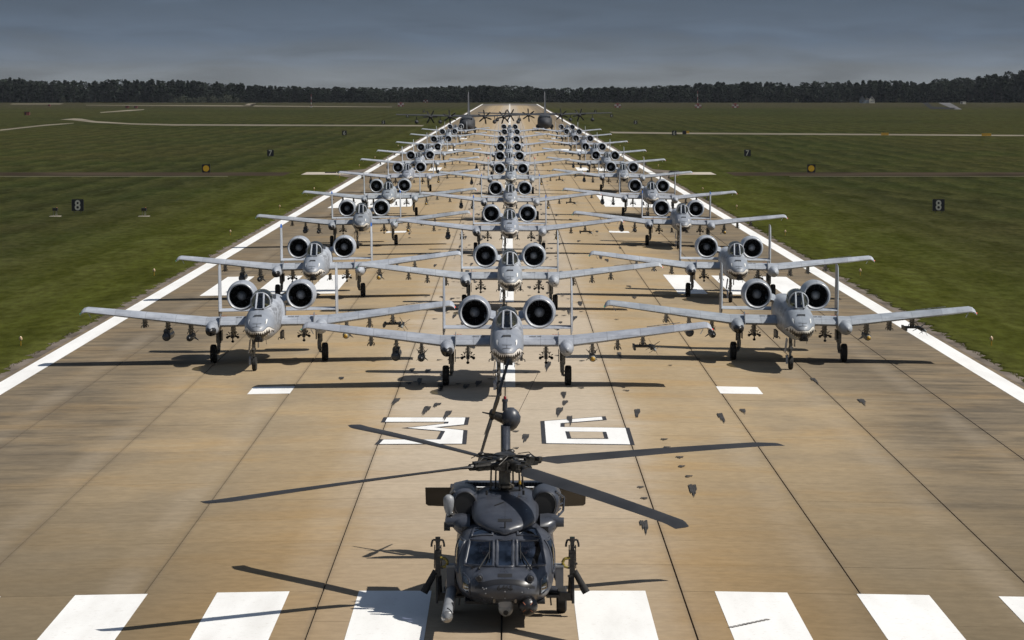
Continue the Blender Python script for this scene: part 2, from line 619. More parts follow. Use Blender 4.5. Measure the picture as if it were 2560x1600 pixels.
    m.put(q.inputs['Value'], m.math('MULTIPLY', m.rng(m.rand(), 0, 1, .95, 1.05, False), m.rng(wn_.outputs[0], 0, 1, .90, 1.07, False)))
    m.put(q.inputs['Color'], col)
    tint = m.n('ShaderNodeObjectInfo').outputs['Color']
    m.set('Base Color', m.mix(1.0, q.outputs[0], tint, 'MULTIPLY'))
    m.set('Roughness', m.rng(n1, .3, .7, .36, .55))
    return m.m
def glass(name, tint, refl=.12, rough=.03):
    m = M(name)
    tr = m.n('ShaderNodeBsdfTransparent')
    tr.inputs[0].default_value = (*tint, 1)
    gl = m.n('ShaderNodeBsdfGlossy')
    gl.inputs['Roughness'].default_value = rough
    gl.inputs[0].default_value = (.86, .92, 1, 1)
    lw = m.n('ShaderNodeLayerWeight')
    lw.inputs[0].default_value = .5
    fr = m.math('ADD', m.math('MULTIPLY', m.math('POWER', lw.outputs['Facing'], 4.0), .6), .04)
    f = m.math('ADD', fr, m.rng(m.noise(m.objc(), 2.5, 2), .3, .7, 0, refl), clamp=True)
    mx = m.n('ShaderNodeMixShader')
    m.put(mx.inputs[0], f)
    m.t.links.new(tr.outputs[0], mx.inputs[1])
    m.t.links.new(gl.outputs[0], mx.inputs[2])
    m.t.links.new(mx.outputs[0], m.out.inputs[0])
    return m.m
def lamp_mat(name, col, e):
    m = M(name, .3)
    m.set('Base Color', col)
    m.set('Emission Color', col)
    m.set('Emission Strength', m.rng(m.noise(m.objc(), 3, 1), .2, .8, e * .9, e * 1.1))
    return m.m

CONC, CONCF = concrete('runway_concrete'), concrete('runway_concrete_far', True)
GRASS, BLADE = grass_mat('grass'), grass_mat('grass_blade', True)
WHITE = paint_white()
BLACKP = plain('black_paint', (.022, .022, .026), .7, 0, .3, 2)
JOINT = plain('joint_filler', (.022, .02, .018), .9)
RUBBER = plain('rubber_mark', (.030, .028, .027), .85, 0, .5, 1.5)
ASPH = plain('shoulder_asphalt', (.15, .128, .108), .9, 0, .35, .25, spec=0.0)
JET, JETN = jet_paint('jet_grey'), jet_paint('jet_grey_fuselage', True)
JETD = plain('jet_dark_grey', (.13, .14, .155), .5)
METAL = plain('gear_metal', (.20, .20, .19), .45, .3, .35, 9)
DARKM = plain('dark_metal', (.035, .034, .034), .45, .4, .4, 8)
BLACK = plain('matt_black', (.010, .010, .011), .6)
FANM = plain('fan_blades', (.006, .006, .007), .6)
SPIN = plain('spinner_grey', (.21, .22, .235), .5)
TYRE = plain('tyre_rubber', (.012, .012, .012), .8)
LIPM = plain('intake_lip', (.40, .42, .45), .35)
BLUE = plain('blue_fin_paint', (.02, .10, .38), .4)
REDP = plain('red_paint', (.45, .04, .03), .5)
YEL = plain('yellow_paint', (.36, .215, .02), .5)
NOSEB = plain('black_sensor_nose', (.014, .014, .016), .38)
BOMBG = plain('bomb_grey', (.22, .23, .22), .5)
BOMBD = plain('bomb_dark', (.05, .052, .05), .5)
PODG = plain('pod_dark_grey', (.055, .062, .075), .32)
GLJ = glass('canopy_glass', (.46, .43, .28), .10)
GLW = glass('windscreen_glass', (.46, .50, .56), .06)
GLH = glass('helicopter_glass', (.42, .43, .55), .24)
HELI = M('helicopter_grey', .34, 0, .5)
_c = HELI.objc()
_n = HELI.noise(_c, 2.2, 5, None, .6)
_n2 = HELI.noise(_c, 1, 4, (9, 2, 9))
_col = HELI.mix(HELI.rng(_n, .3, .7, 0, 1), (.034, .038, .050), (.052, .058, .074))
_col = HELI.mix(HELI.rng(_n2, .55, .75, 0, .5), _col, (.04, .04, .045))
_x, _y, _z = HELI.xyz(_c)
_g = HELI.math('ABSOLUTE', HELI.math('SUBTRACT', HELI.math('FRACT', HELI.math('MULTIPLY', _y, 1.15)), .5))
_h = HELI.math('ABSOLUTE', HELI.math('SUBTRACT', HELI.math('FRACT', HELI.math('MULTIPLY', _x, 1.31)), .5))
_col = HELI.mix(HELI.math('MAXIMUM', HELI.rng(_g, .485, .492, 0, .55), HELI.rng(_h, .485, .492, 0, .55)), _col, (.02, .02, .024))
HELI.set('Base Color', _col)
HELI.set('Roughness', HELI.rng(_n, .3, .7, .26, .42))
HELI = HELI.m
HELID = plain('helicopter_black_band', (.018, .018, .020), .35)
BLADEM = plain('rotor_blade', (.022, .021, .021), .5, 0, .25, .8)
HUBM = plain('rotor_hub_metal', (.045, .042, .038), .4, .5, .6, 7)
MASTM = plain('mast_metal', (.16, .14, .11), .4, .5, .3, 5)
PROBE = plain('probe_grey', (.24, .25, .265), .45)
BOXG = plain('ammo_box_grey', (.095, .10, .115), .4)
ORANGE = plain('orange_line', (.35, .10, .04), .5)
SIGNB = plain('sign_black', (.006, .007, .011), .5)
SIGNW = plain('sign_white', (.36, .36, .31), .6)
SIGNY = plain('sign_yellow', (.52, .32, .015), .5)
CARGO = plain('cargo_plane_grey', (.030, .033, .040), .75, 0, .3, .5)
SKIN = plain('skin', (.35, .2, .13), .6)
SUIT = plain('flight_suit', (.055, .06, .04), .8)
HELM = plain('helmet', (.30, .29, .26), .35)
GREENL = lamp_mat('green_light', (.02, .35, .18), .5)
REDL = lamp_mat('red_light', (.75, .06, .03), .7)
DIRT = plain('dirt_road', (.046, .036, .026), .95, 0, .3, .05, spec=0.0)
PALE = plain('pale_concrete', (.40, .36, .30), .9, 0, .12, .08, spec=0.0)
TAXI = plain('taxiway_concrete', (.185, .165, .130), .9, 0, .2, .02, spec=0.0)
TAR = plain('far_tarmac', (.03, .032, .034), .9, 0, .2, .02, spec=0.0)
TARL = plain('far_road', (.12, .12, .125), .9, 0, .2, .02, spec=0.0)

# ------------------------------------------------------------------ runway
Y0, Y1, YEND = 69.70, 229.35, 2930.0
SL = 5.15
def strip_sheet(name, x0, x1, y0, y1, dz, mat, parent=None, nx=1, kind=None):
    mb = MB()
    for i in range(nx):
        a, b = x0 + (x1 - x0) * i / nx, x0 + (x1 - x0) * (i + 1) / nx
        mb.add([(a, y0, crown(a) + dz), (b, y0, crown(b) + dz), (b, y1, crown(b) + dz), (a, y1, crown(a) + dz)], [(0, 1, 2, 3)])
    o = mb.obj(name, mat, parent, 0)
    if kind:
        o['kind'] = kind
    return o
base = MB()
xs = [-24.2, -RW, -FLAT, FLAT, RW, 24.2]
for a, b in zip(xs[:-1], xs[1:]):
    base.add([(a, 40, crown(a) - .05), (b, 40, crown(b) - .05), (b, YEND, crown(b) - .05), (a, YEND, crown(a) - .05)], [(0, 1, 2, 3)])
runway = tag(base.obj('runway', JOINT, None, 0), kind='structure')
JG = .021                        # half of a long joint
def slab_mesh(a, b, L, tg):
    za, zb, d = crown(a), crown(b), .045
    mb = MB()
    a2, b2, y0, y1 = a + JG, b - JG, tg, L - tg
    mb.add([(a2, y0, za), (b2, y0, zb), (b2, y1, zb), (a2, y1, za), (a2, y0, za - d), (b2, y0, zb - d), (b2, y1, zb - d), (a2, y1, za - d)],
           [(0, 1, 2, 3), (0, 4, 5, 1), (1, 5, 6, 2), (2, 6, 7, 3), (3, 7, 4, 0)])
    return mb
for c in range(10):
    a, b = (c - 5) * 4.57, (c - 4) * 4.57
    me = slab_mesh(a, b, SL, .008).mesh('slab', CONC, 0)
    for r in range(31):
        if c in (0, 9) and r < 4:
            continue                       # outside the frame
        o = link('slab', me, runway)
        o.location = (0, Y0 + r * SL, random.uniform(-.002, .002))
far = MB()
for c in range(10):
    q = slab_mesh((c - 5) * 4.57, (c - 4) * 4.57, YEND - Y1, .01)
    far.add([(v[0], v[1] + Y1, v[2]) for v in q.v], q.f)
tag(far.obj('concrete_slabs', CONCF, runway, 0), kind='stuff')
for s in (-1, 1):
    a, b = sorted((s * (RW + .02), s * 24.2))
    tag(strip_sheet('runway_shoulder', a, b, 40, YEND, -.02, ASPH), kind='structure')

PZ = .008
def paint(name, poly, mat=WHITE, dz=PZ, parent=runway):
    mb = MB()
    mb.add([(x, y, crown(x) + dz) for x, y in poly], [tuple(range(len(poly)))])
    o = mb.obj(name, mat, parent, 0)
    return o
def rect(x0, x1, y0, y1):
    return [(x0, y0), (x1, y0), (x1, y1), (x0, y1)]
for s in (-1, 1):
    a, b = sorted((s * 21.60, s * 22.58))
    paint('edge_stripe', rect(a, b, 40, YEND - 8))
for s in (-1, 1):
    for k in range(6):
        a = 1.80 + 3.62 * k + (.13 if s < 0 and k >= 3 else 0)
        if a > 20.5:
            break
        xa, xb = sorted((s * a, s * (a + 1.85)))
        paint('threshold_stripe', rect(xa, xb, 44.5, 90.35))
for k in range(46):
    y = 152.4 + 61 * k
    if y > 2880:
        break
    paint('centreline_stripe', rect(-.43, .43, y, y + 36.6))
for (y, L, bars) in ((150.2, 3.6, ((9.1, 10.9),)), (224.3, 22.6, ((10.8, 12.65), (14.15, 16.0), (17.5, 19.35))), (318.5, 3.6, ((9.1, 10.9),)),
                     (389, 47, ((10.6, 19.7),)), (559, 22.6, ((10.8, 12.65), (14.15, 16.0))), (735, 22.6, ((10.8, 12.65), (14.15, 16.0))), (905, 22.6, ((10.8, 12.65),))):
    for s in (-1, 1):
        for a, b in bars:
            xa, xb = sorted((s * a, s * b))
            paint('touchdown_bar', rect(xa, xb, y, y + L))
def inset(poly, d):
    n = len(poly)
    P = [Vector((x, y)) for x, y in poly]
    area = sum(P[i].x * P[(i + 1) % n].y - P[(i + 1) % n].x * P[i].y for i in range(n))
    sg = 1 if area > 0 else -1
    out = []
    for i in range(n):
        a, b, c = P[i - 1], P[i], P[(i + 1) % n]
        e1, e2 = (b - a).normalized(), (c - b).normalized()
        n1, n2 = Vector((-e1.y, e1.x)) * sg, Vector((-e2.y, e2.x)) * sg
        k = n1 + n2
        den = max(.25, 1 + n1.dot(n2))
        out.append(tuple(b + k * (d / den)))
    return out
def tess(poly, mat, name, dz, parent):
    bm = bmesh.new()
    vs = [bm.verts.new((x, y, crown(x) + dz)) for x, y in poly]
    f = bm.faces.new(vs)
    bmesh.ops.triangulate(bm, faces=[f])
    me = bpy.data.meshes.new(name)
    bm.to_mesh(me)
    bm.free()
    for p_ in me.polygons:
        if p_.normal.z < 0:
            p_.flip()
    me.materials.append(mat)
    return link(name, me, parent)
three = [(959, 1043.5), (1174, 1043.5), (1170, 1062), (1100, 1069), (1169, 1076), (1166, 1111), (936, 1112), (949, 1098.5), (1091, 1098.5), (1102, 1078.8), (1004, 1070.4), (1110, 1059), (1111, 1056), (952, 1056.5)]
six = [(1351, 1053), (1514, 1040.8), (1517, 1050.4), (1411.6, 1059), (1411.6, 1067.3), (1573.6, 1069.6), (1587, 1113), (1354.7, 1109.6)]
sixh = [(1413, 1079.5), (1418.2, 1098), (1521.3, 1098.4), (1515.7, 1080.5)]
def gpoly(pl):
    return [tuple(ground(a, b).xy) for a, b in pl]
def glyph(pl, name, d=.16):
    P = gpoly(pl)
    o = tess(P, BLACKP, name, PZ, runway)
    tess(inset(P, d), WHITE, 'white_fill', PZ + .005, o)
    return o
glyph(three, 'runway_number')
s6 = glyph(six, 'runway_number')
H6 = gpoly(sixh)
tess(H6, BLACKP, 'black_outline', PZ + .010, s6)
tess(inset(H6, .15), CONCF, 'counter', PZ + .015, s6)
# the letter under the helicopter
RR = [(-1.72, 104.6), (-.72, 104.6), (-.72, 108.6), (.2, 108.6), (.75, 104.6), (1.75, 104.6), (1.05, 109.2), (1.55, 110.2), (1.55, 114.2), (.9, 115.0), (-1.72, 115.0)]
oR = tess(RR, BLACKP, 'runway_letter', PZ, runway)
tess(inset(RR, .16), WHITE, 'white_fill', PZ + .005, oR)
hole = [(-.72, 110.3), (.45, 110.3), (.45, 113.3), (-.72, 113.3)]
tess(hole, BLACKP, 'black_outline', PZ + .010, oR)
tess(inset(hole, .15), CONCF, 'counter', PZ + .015, oR)

# rubber left by landing wheels: bundles of thin streaks
rb = MB()
def skid(x, y, L, w, lean=0.0):
    n = random.randint(4, 6)
    prof = random.uniform(-.25, .25)
    for i in range(n):
        u = (i + .5) / n - .5
        xx = x + u * w
        l0 = L * max(.4, 1 - 1.25 * abs(u - prof)) * random.uniform(.85, 1.05)
        ww = w / n * random.uniform(.42, .52)
        ys = y + L * .5 - random.uniform(0, .05) * L
        ye = ys - l0
        sh = lean * l0
        vs = [(xx - ww, ys), (xx + ww, ys), (xx + ww * .9 - sh * .7, (ys + 3 * ye) / 4), (xx - sh, ye), (xx - ww * .9 - sh * .7, (ys + 3 * ye) / 4)]
        rb.add([(a, b, crown(a) + PZ + .024) for a, b in vs], [(0, 1, 2, 3, 4)])
for px, py, L in ((1738, 1231, 4.5), (1614, 1321, 3.8), (1808, 1049, 5.5), (2161, 1008, 4), (1598, 1037, 5), (1402, 1033, 5), (1411, 990, 4), (1427, 1055, 5), (1316, 1098, 3.6),
                  (1860, 1030, 2.5), (2040, 955, 4), (1067, 1030, 5), (1120, 1043, 5.5), (1094, 1015, 2.5), (1197, 962, 4), (1166, 970, 3.5), (1030, 928, 3), (1070, 930, 3), (990, 1008, 4.5),
                  (1415, 1010, 3), (1290, 1080, .6), (1290, 1122, .6), (1700, 1145, .8), (1706, 1168, .8), (1724, 1193, .8), (1603, 1220, .7), (1611, 1248, .7), (1615, 1276, .7), (1662, 1100, .7), (1669, 1120, .7)):
    g = ground(px, py)
    skid(g.x, g.y, L * .95, random.uniform(.20, .28), .02)
for i in range(500):
    y = 150 + 500 * random.random() ** 1.05
    t = random.random()
    if t < .62:
        x = random.choice((-1, 1)) * random.gauss(2.9, .9)
    elif t < .85:
        x = random.gauss(0, 2.2)
    else:
        x = random.choice((-1, 1)) * random.uniform(4.5, 9.5)
    if abs(x - .08) < 1.5 and y < 104:
        continue
    L = random.choice((.5, .6, .7, 2.0, 4.5, 6)) * random.uniform(.7, 1.3)
    skid(x, y, L, random.uniform(.18, .28), random.uniform(-.03, .03))
tag(rb.obj('rubber_marks', RUBBER, runway, 0), kind='stuff')

sc = MB()
def scuff(pts, w):
    P = [Vector((a, b)) for a, b in pts]
    for a, b in zip(P[:-1], P[1:]):
        d = (b - a).normalized()
        n_ = Vector((-d.y, d.x)) * w
        q_ = [a + n_, b + n_, b - n_, a - n_]
        sc.add([(v.x, v.y, crown(v.x) + PZ + .016) for v in q_], [(0, 1, 2, 3)])
g0, g1 = ground(1826, 1570), ground(1924, 1549)
for k in range(9):
    a_, b_ = g0.lerp(g1, k / 9), g0.lerp(g1, (k + .75) / 9)
    scuff([(a_.x, a_.y), (b_.x, b_.y)], .07)
tag(sc.obj('tyre_scuffs', plain('tyre_scuff', (.20, .19, .18), .9, 0, .4, 2), runway, 0), kind='stuff')
# arresting cable pads at the runway side
def sheet(name, pts, mat, dz=.0, z=-.40, kind='structure'):
    mb = MB()
    mb.add([(x, y, z + dz) for x, y in pts], [tuple(range(len(pts)))])
    o = mb.obj(name, mat, None, 0)
    if kind:
        o['kind'] = kind
    return o
GZ = -.40
def gq(pl, z=GZ):
    return [tuple(ground(a, b, z).xy) for a, b in pl]

# ------------------------------------------------------------------ grass field
def grass_side(s):
    mb = MB()
    ys = list(np.arange(40, 140, 5.0)) + list(np.arange(140, 520, .45)) + list(np.arange(520, 1500, 4)) + [1600, 2000, 2500, YEND + 30]
    edge = []
    w = 0.0
    for i, y in enumerate(ys):
        j = .16 * math.sin(y * .9) + .14 * math.sin(y * 2.3 + 1) + random.uniform(-.16, .16)
        e = 23.42 + j
        d = abs(y - 553)
        if d < 28:                      # paved apron of the arresting gear
            e += 5.5 * (1 - d / 28)
        edge.append(s * e)
    n = len(ys)
    cols = [0, .5, 2, 60]
    for i, y in enumerate(ys):
        mb.v.append((edge[i], y, crown(edge[i]) - .012))
        mb.v.append((s * (abs(edge[i]) + .10), y, crown(edge[i]) + .035))
        mb.v.append((s * 32.0, y, GZ))
        mb.v.append((s * 1500, y, GZ))
    for i in range(n - 1):
        for k in range(3):
            a, b = i * 4 + k, (i + 1) * 4 + k
            mb.f.append((a, a + 1, b + 1, b))
    return mb
g = MB()
for s in (-1, 1):
    q = grass_side(s)
    g.add(q.v, q.f)
g.add([(-1500, YEND + 30, GZ), (1500, YEND + 30, GZ), (1500, 4200, GZ), (-1500, 4200, GZ)], [(0, 1, 2, 3)])
g.add([(-24.5, YEND - .5, GZ - .004), (24.5, YEND - .5, GZ - .004), (24.5, YEND + 31, GZ - .004), (-24.5, YEND + 31, GZ - .004)], [(0, 1, 2, 3)])
gf = g.obj('grass_field', GRASS, None, 0)
tag(gf, kind='structure')
# real blades in the nearer field and along the pavement edge
def tufts(n, x0, x1, y0, y1, h0, h1, w, edge=False):
    s = rng.choice([-1, 1], n)
    x = rng.uniform(x0, x1, n)
    if edge:
        x = x0 + (x1 - x0) * rng.random(n) ** 1.6
    y = y0 + (y1 - y0) * rng.random(n) ** 1.25
    X = s * x
    z = np.where(x < 32, np.interp(x, [23.4, 24.2, 32], [-.36, -.345, GZ]), GZ) - .01
    a = rng.uniform(-.5, .5, n)
    ww = w * rng.uniform(.5, 1.3, n)
    h = rng.uniform(h0, h1, n)
    lean = rng.uniform(-.06, .06, (n, 2))
    v = np.empty((n * 3, 3))
    v[0::3] = np.c_[X - ww * np.cos(a), y - ww * np.sin(a), z]
    v[1::3] = np.c_[X + ww * np.cos(a), y + ww * np.sin(a), z]
    v[2::3] = np.c_[X + lean[:, 0], y + lean[:, 1], z + h]
    return v
V = np.vstack([tufts(9000, 24.5, 30, 130, 420, .015, .05, .04), tufts(14000, 23.3, 25.0, 128, 420, .025, .075, .04, True)])
me = bpy.data.meshes.new('grass_blades')
nf = len(V) // 3
me.vertices.add(len(V))
me.vertices.foreach_set('co', V.ravel())
me.loops.add(len(V))
me.loops.foreach_set('vertex_index', np.arange(len(V), dtype=np.int32))
me.polygons.add(nf)
me.polygons.foreach_set('loop_start', np.arange(0, len(V), 3, dtype=np.int32))
me.polygons.foreach_set('loop_total', np.full(nf, 3, dtype=np.int32))
me.materials.append(BLADE)
me.update()
me.validate()
tag(link('grass_blades', me), 'short green grass blades growing beside the runway', 'grass', None, 'stuff')

# ------------------------------------------------------------------ tracks, pads, far roads
for s in (-1, 1):
    sheet('dirt_track', [(s * 34, 538), (s * 420, 538), (s * 420, 560), (s * 34, 560)], DIRT, .010)
    sheet('access_path', [(s * 42, 533.2), (s * 420, 533.2), (s * 420, 534.6), (s * 42, 534.6)], TAXI, .014)
    sheet('concrete_pad', [(s * 24.0, 541), (s * 31.5, 541), (s * 31.5, 557), (s * 24.0, 557)], PALE, .10)
    sheet('gear_apron', [(s * 24.15, 527), (s * 26.5, 539), (s * 28.3, 553), (s * 26.5, 567), (s * 24.15, 579)], ASPH, .040)
for pl, mt, nm in (
    ([(150, 299), (185, 296), (205, 297), (240, 303), (330, 308.5), (430, 310.5), (1110, 313), (1120, 316), (430, 314), (325, 311), (230, 306), (180, 300.5)], TAXI, 'taxiway'),
    ([(0, 324), (110, 312), (185, 307.3), (183, 308.6), (112, 314.5), (0, 327)], TAXI, 'taxiway'),
    ([(250, 280.6), (320, 275), (362, 273), (358, 275), (322, 277.6), (252, 282)], TAXI, 'taxiway'),
    ([(30, 259.3), (160, 259), (150, 261), (25, 260.8)], TAXI, 'taxiway'),
    ([(215, 262.6), (600, 263.6), (980, 267.0), (980, 267.9), (600, 265.6), (215, 263.2)], TAXI, 'taxiway'),
    ([(620, 259), (605, 266), (632, 266), (625, 262), (640, 258.5)], TAXI, 'access_road'),
    ([(1500, 329), (1700, 331.5), (2560, 337.5), (2560, 340.5), (1700, 335.2), (1500, 333)], TAXI, 'taxiway'),
    ([(2305, 256.5), (2320, 256.5), (2330, 266), (2390, 270), (2383, 273.5), (2326, 272.5)], TAR, 'far_apron'),
    ([(2345, 256.8), (2375, 257), (2405, 273.5), (2386, 273.5)], TARL, 'far_road')):
    P = gq(pl)
    mb = MB()
    o = tess(P, mt, nm, 0, None)
    for v in o.data.vertices:
        v.co.z = GZ + .02
    o['kind'] = 'structure'
for k, (px, py) in enumerate(((1716, 333.5), (2212, 338.2), (2466, 339.8))):
    a = ground(px, py, GZ)
    o = MB().box((0, 0, .35), (1.6 + .5 * k, .3, .7)).obj('guidance_sign', YEL)
    o.location = a
    tag(o, ('yellow guidance sign by the right taxiway nearest the runway', 'yellow guidance sign on the right taxiway below the far house', 'yellow guidance sign on the taxiway at the far right edge')[k], 'sign', 'yellow taxiway signs')
o = MB().box((0, 0, .5), (1.1, .25, 1.0)).obj('backed_sign', SIGNB)
o.location = ground(1711, 336, GZ)
tag(o, 'small dark sign seen from behind beside the yellow taxiway sign', 'sign')

# ------------------------------------------------------------------ signs and lights beside the runway
def marker(txt, s, y, label, grp, h=1.22, x=45.6):
    t = thing('distance_marker', label, 'sign', (s * x, y, GZ), 0, grp)
    MB().box((0, 0, .2 + h / 2), (h, .14, h)).obj('sign_panel', SIGNB, t, 0)
    fr = MB()
    for sx in (-1, 1):
        fr.box((sx * (h / 2 + .012), 0, .2 + h / 2), (.024, .16, h + .05))
    fr.box((0, 0, .2 + h + .012), (h, .16, .024))
    fr.obj('sign_frame', DARKM, t, 0)
    if txt == 'o':
        MB().lathe([(-.09, .48), (-.072, .48)], (0, 0, .2 + h / 2), 'y', 28).obj('sign_disc', SIGNY, t)
    else:
        me = text_mesh(txt, h * 1.22, .008, SIGNW, 'sign_number', .88, .022)
        xs_ = [v.co.x for v in me.vertices]
        zs_ = [v.co.z for v in me.vertices]
        me.transform(Matrix.Translation((-(min(xs_) + max(xs_)) / 2, -.082, .2 + h / 2 - (min(zs_) + max(zs_)) / 2)))
        link('sign_number', me, t)
    for sx in (-.35, .35):
        MB().box((sx, 0, .1), (.07, .07, .2)).obj('leg', DARKM, t, 0)
    return t
sides = {-1: 'left', 1: 'right'}
for i, d in enumerate(range(8, 2, -1)):
    for s in (-1, 1):
        marker(str(d), s, 378 + 304.8 * i, f'black square sign with a white {d} on the grass {sides[s]} of the runway', 'runway distance signs')
for s in (-1, 1):
    marker('o', s, 551, f'black square sign with a yellow disc on the grass {sides[s]} of the runway', 'yellow disc signs', 1.22, 46.7)
for k, px in enumerate((138, 360)):
    a = ground(px, 541, GZ)
    t = thing('light_unit', ('black box light on tripod legs, left one of the pair near the 8 sign', 'black box light on tripod legs, right one of the pair near the 8 sign')[k], 'airfield light', a, 0, 'black box lights on the left grass')
    MB().box((0, .1, .72), (.5, .6, .28)).obj('lamp_housing', BLACK, t, 0)
    MB().ell((.18, -.1, .90), .05).obj('beacon', ORANGE, t)
    for lx, ly in ((-.17, -.1), (.2, -.1), (0, .35)):
        MB().tube((lx, ly, 0), (lx * .8, ly, .6), .025, .025, 6).obj('leg', METAL, t)
    MB().box((0, .1, .012), (1.1, 1.4, .06)).obj('base_slab', PALE, t, 0)
ords = ['first', 'second', 'third', 'fourth', 'fifth', 'sixth', 'seventh', 'eighth', 'ninth', 'tenth', 'eleventh', 'twelfth']
lt = thing('edge_light', 'x', 'airfield light', (0, 0, 0))
MB().tube((0, 0, 0), (0, 0, .34), .03, .025, 6).obj('stem', YEL, lt)
MB().lathe([(.34, .07), (.40, .09), (.46, .085), (.54, .03)], (0, 0, 0), 'z', 10).obj('lens', plain('lens', (.55, .40, .25), .2), lt)
MB().lathe([(0, .26), (.03, .25)], (0, 0, 0), 'z', 12).obj('base_plate', plain('base_plate', (.3, .26, .2), .9), lt)
snapl = snapshot(lt)
for s in (-1, 1):
    for i in range(10):
        o = lt if (s == -1 and i == 0) else dup(snapl)
        o.location = (s * 24.75, 181.5 + 68.3 * i, -.37)
        tag(o, f'small yellow edge light on the grass, {ords[i]} from the front on the {sides[s]} side', 'airfield light', 'lights along the runway edge')

# arresting gear: cable with donuts, and the winch cover at each side
ag = thing('arresting_cable', 'thin dark arresting cable stretched across the runway between two pale pads', 'cable', (0, 551.5, 0))
mb = MB()
pts = [(x, 0, crown(x) + .11) for x in np.linspace(-26, 26, 27)]
mb.path(pts, .03, 5)
mb.obj('cable', DARKM, ag)
for x in np.arange(-21, 21.1, 1.8):
    MB().lathe([(-.05, .06), (-.04, .10), (.04, .10), (.05, .06)], (x, 0, crown(x) + .115), 'x', 8).obj('rubber_donut', TYRE, ag)
for s in (-1, 1):
    t = thing('cable_winch', f'low black cable winch housing on the {sides[s]} pale pad', 'winch', (s * 25.6, 551.5, -.37))
    MB().lathe([(-.9, .1), (-.6, .3), (.6, .3), (.9, .1)], (0, 0, .15), 'x', 10).obj('housing', BLACK, t)
    MB().box((s * 1.9, 0, .12), (1.8, .5, .24)).obj('cover', BLACK, t, 0)

# far small things on the field
def far_box(name, px, py, w, h, mats, label, cat, grp=None, chk=False):
    a = ground(px, py, GZ)
    t = thing(name, label, cat, a, 0, grp)
    if chk:
        k = 3
        for i in range(k):
            for j in range(2):
                MB().box(((i - 1) * w / k, 0, h * (j + .5) / 2), (w / k - .03, w * .6, h / 2 - .03)).obj('panel', mats[(i + j) % 2], t, 0)
        MB().plate([(-w / 2, h), (w / 2, h), (0, h * 1.45)], 'y', -w * .3, w * .3).obj('roof', mats[0], t, 0)
    else:
        MB().box((0, 0, h / 2), (w, w * .8, h)).obj('cabin', mats[0], t, 0)
        MB().box((0, 0, h + .06), (w * 1.06, w * .86, .12)).obj('roof', mats[1], t, 0)
        MB().box((-w * .31, -w * .41, h * .45), (w * .25, .06, h * .8)).obj('door', mats[1], t, 0)
    return t
RD = plain('shelter_red', (.17, .045, .042), .8)
WT = plain('shelter_white', (.36, .35, .34), .8)
for k, (px, py, n_) in enumerate(((1002, 266, 'far left of the left cargo plane'), (1064, 256.5, 'just left of the far runway end'), (1544, 269, 'right of the right cargo plane'), (1745, 270, 'below the red mast on the right'), (1838, 269.5, 'farthest right of the checkered row'))):
    far_box('checkered_shelter', px, py, 4.2, 2.2, (RD, WT), 'small red and white checkered equipment shelter ' + n_, 'shelter', 'red and white checkered shelters', True)
for k, (px, py, w, n_) in enumerate(((68, 288, 2.5, 'nearest one at the left edge'), (318, 270.5, 2.2, 'left of the pair on the left field'), (340, 270.5, 2.2, 'right of the pair on the left field'), (123, 265.5, 1.9, 'far one near the left edge'))):
    far_box('equipment_hut', px, py, w, w * .62, (RD, SIGNB), 'small red equipment hut on the grass, ' + n_, 'hut', 'red huts on the left field')
for k, (px, yb, h) in enumerate(((778, 268, 9.0), (1744, 264, 11.0))):
    a = ground(px, yb, GZ)
    t = thing('antenna_mast', ('red and white antenna mast on the left field', 'faint red antenna mast on the right before the wood')[k], 'mast', a)
    for i in range(5):
        MB().tube((0, 0, h * i / 5), (0, 0, h * (i + 1) / 5), .2, .17, 6).obj('mast_section', (RD, WT)[i % 2], t)
    MB().box((0, 0, .4), (1.4, 1.4, .8)).obj('base_cabinet', WT, t, 0)

# ------------------------------------------------------------------ trees along the horizon
LEAF = M('pine_foliage', .9, 0, .1)
_p = LEAF.pos()
_a = LEAF.noise(_p, .25, 3)
_lc = LEAF.mix(LEAF.rng(_a, .3, .7, 0, 1), (.013, .020, .014), (.025, .033, .022))
_lc = LEAF.mix(LEAF.rng(LEAF.rand(), 0, 1, 0, .5, False), _lc, (.024, .031, .025))
LEAF.set('Base Color', _lc)
LEAF = LEAF.m
LEAFB = plain('bush_foliage', (.05, .06, .035), .9, 0, .3, .3)
BARK = plain('bark', (.028, .024, .021), .9, 0, .3, .8)
def crown_mesh(seed, kind):
    r = random.Random(seed)
    mb = MB()
    n = 260 if kind != 'bush' else 150
    for i in range(n):
        u = r.random()
        if kind == 'pine':                 # bare below, ragged layered top
            z = .42 + .58 * u ** .8
            rad = .19 * math.sin(PI * min(1, (1.02 - z) / .62)) ** .7 * r.uniform(.35, 1.05)
        elif kind == 'cone':
            z = .25 + .75 * u
            rad = .20 * (1.03 - z) ** .8 * r.uniform(.4, 1.1) + .01
        elif kind == 'broad':
            z = .15 + .85 * u
            rad = .33 * math.sqrt(max(0, 1 - ((z - .58) / .45) ** 2)) * r.uniform(.5, 1.08)
        else:
            z = .9 * u + .05
            rad = .55 * math.sqrt(max(0, 1 - ((z - .35) / .62) ** 2)) * r.uniform(.5, 1.05)
        a = r.uniform(0, 2 * PI)
        c = Vector((rad * math.cos(a), rad * math.sin(a), z))
        s = r.uniform(.028, .062) * (1.4 if kind == 'bush' else 1)
        d1 = Vector((r.uniform(-1, 1), r.uniform(-1, 1), r.uniform(-.5, .5))).normalized() * s * 1.35
        d2 = Vector((r.uniform(-1, 1), r.uniform(-1, 1), r.uniform(-1, 1))).normalized() * s
        mb.add([c - d1, c + d2, c + d1, c - d2 * .8], [(0, 1, 2, 3)])
    return mb
KINDS_T = ['pine', 'pine', 'cone', 'broad', 'pine', 'broad', 'cone', 'pine']
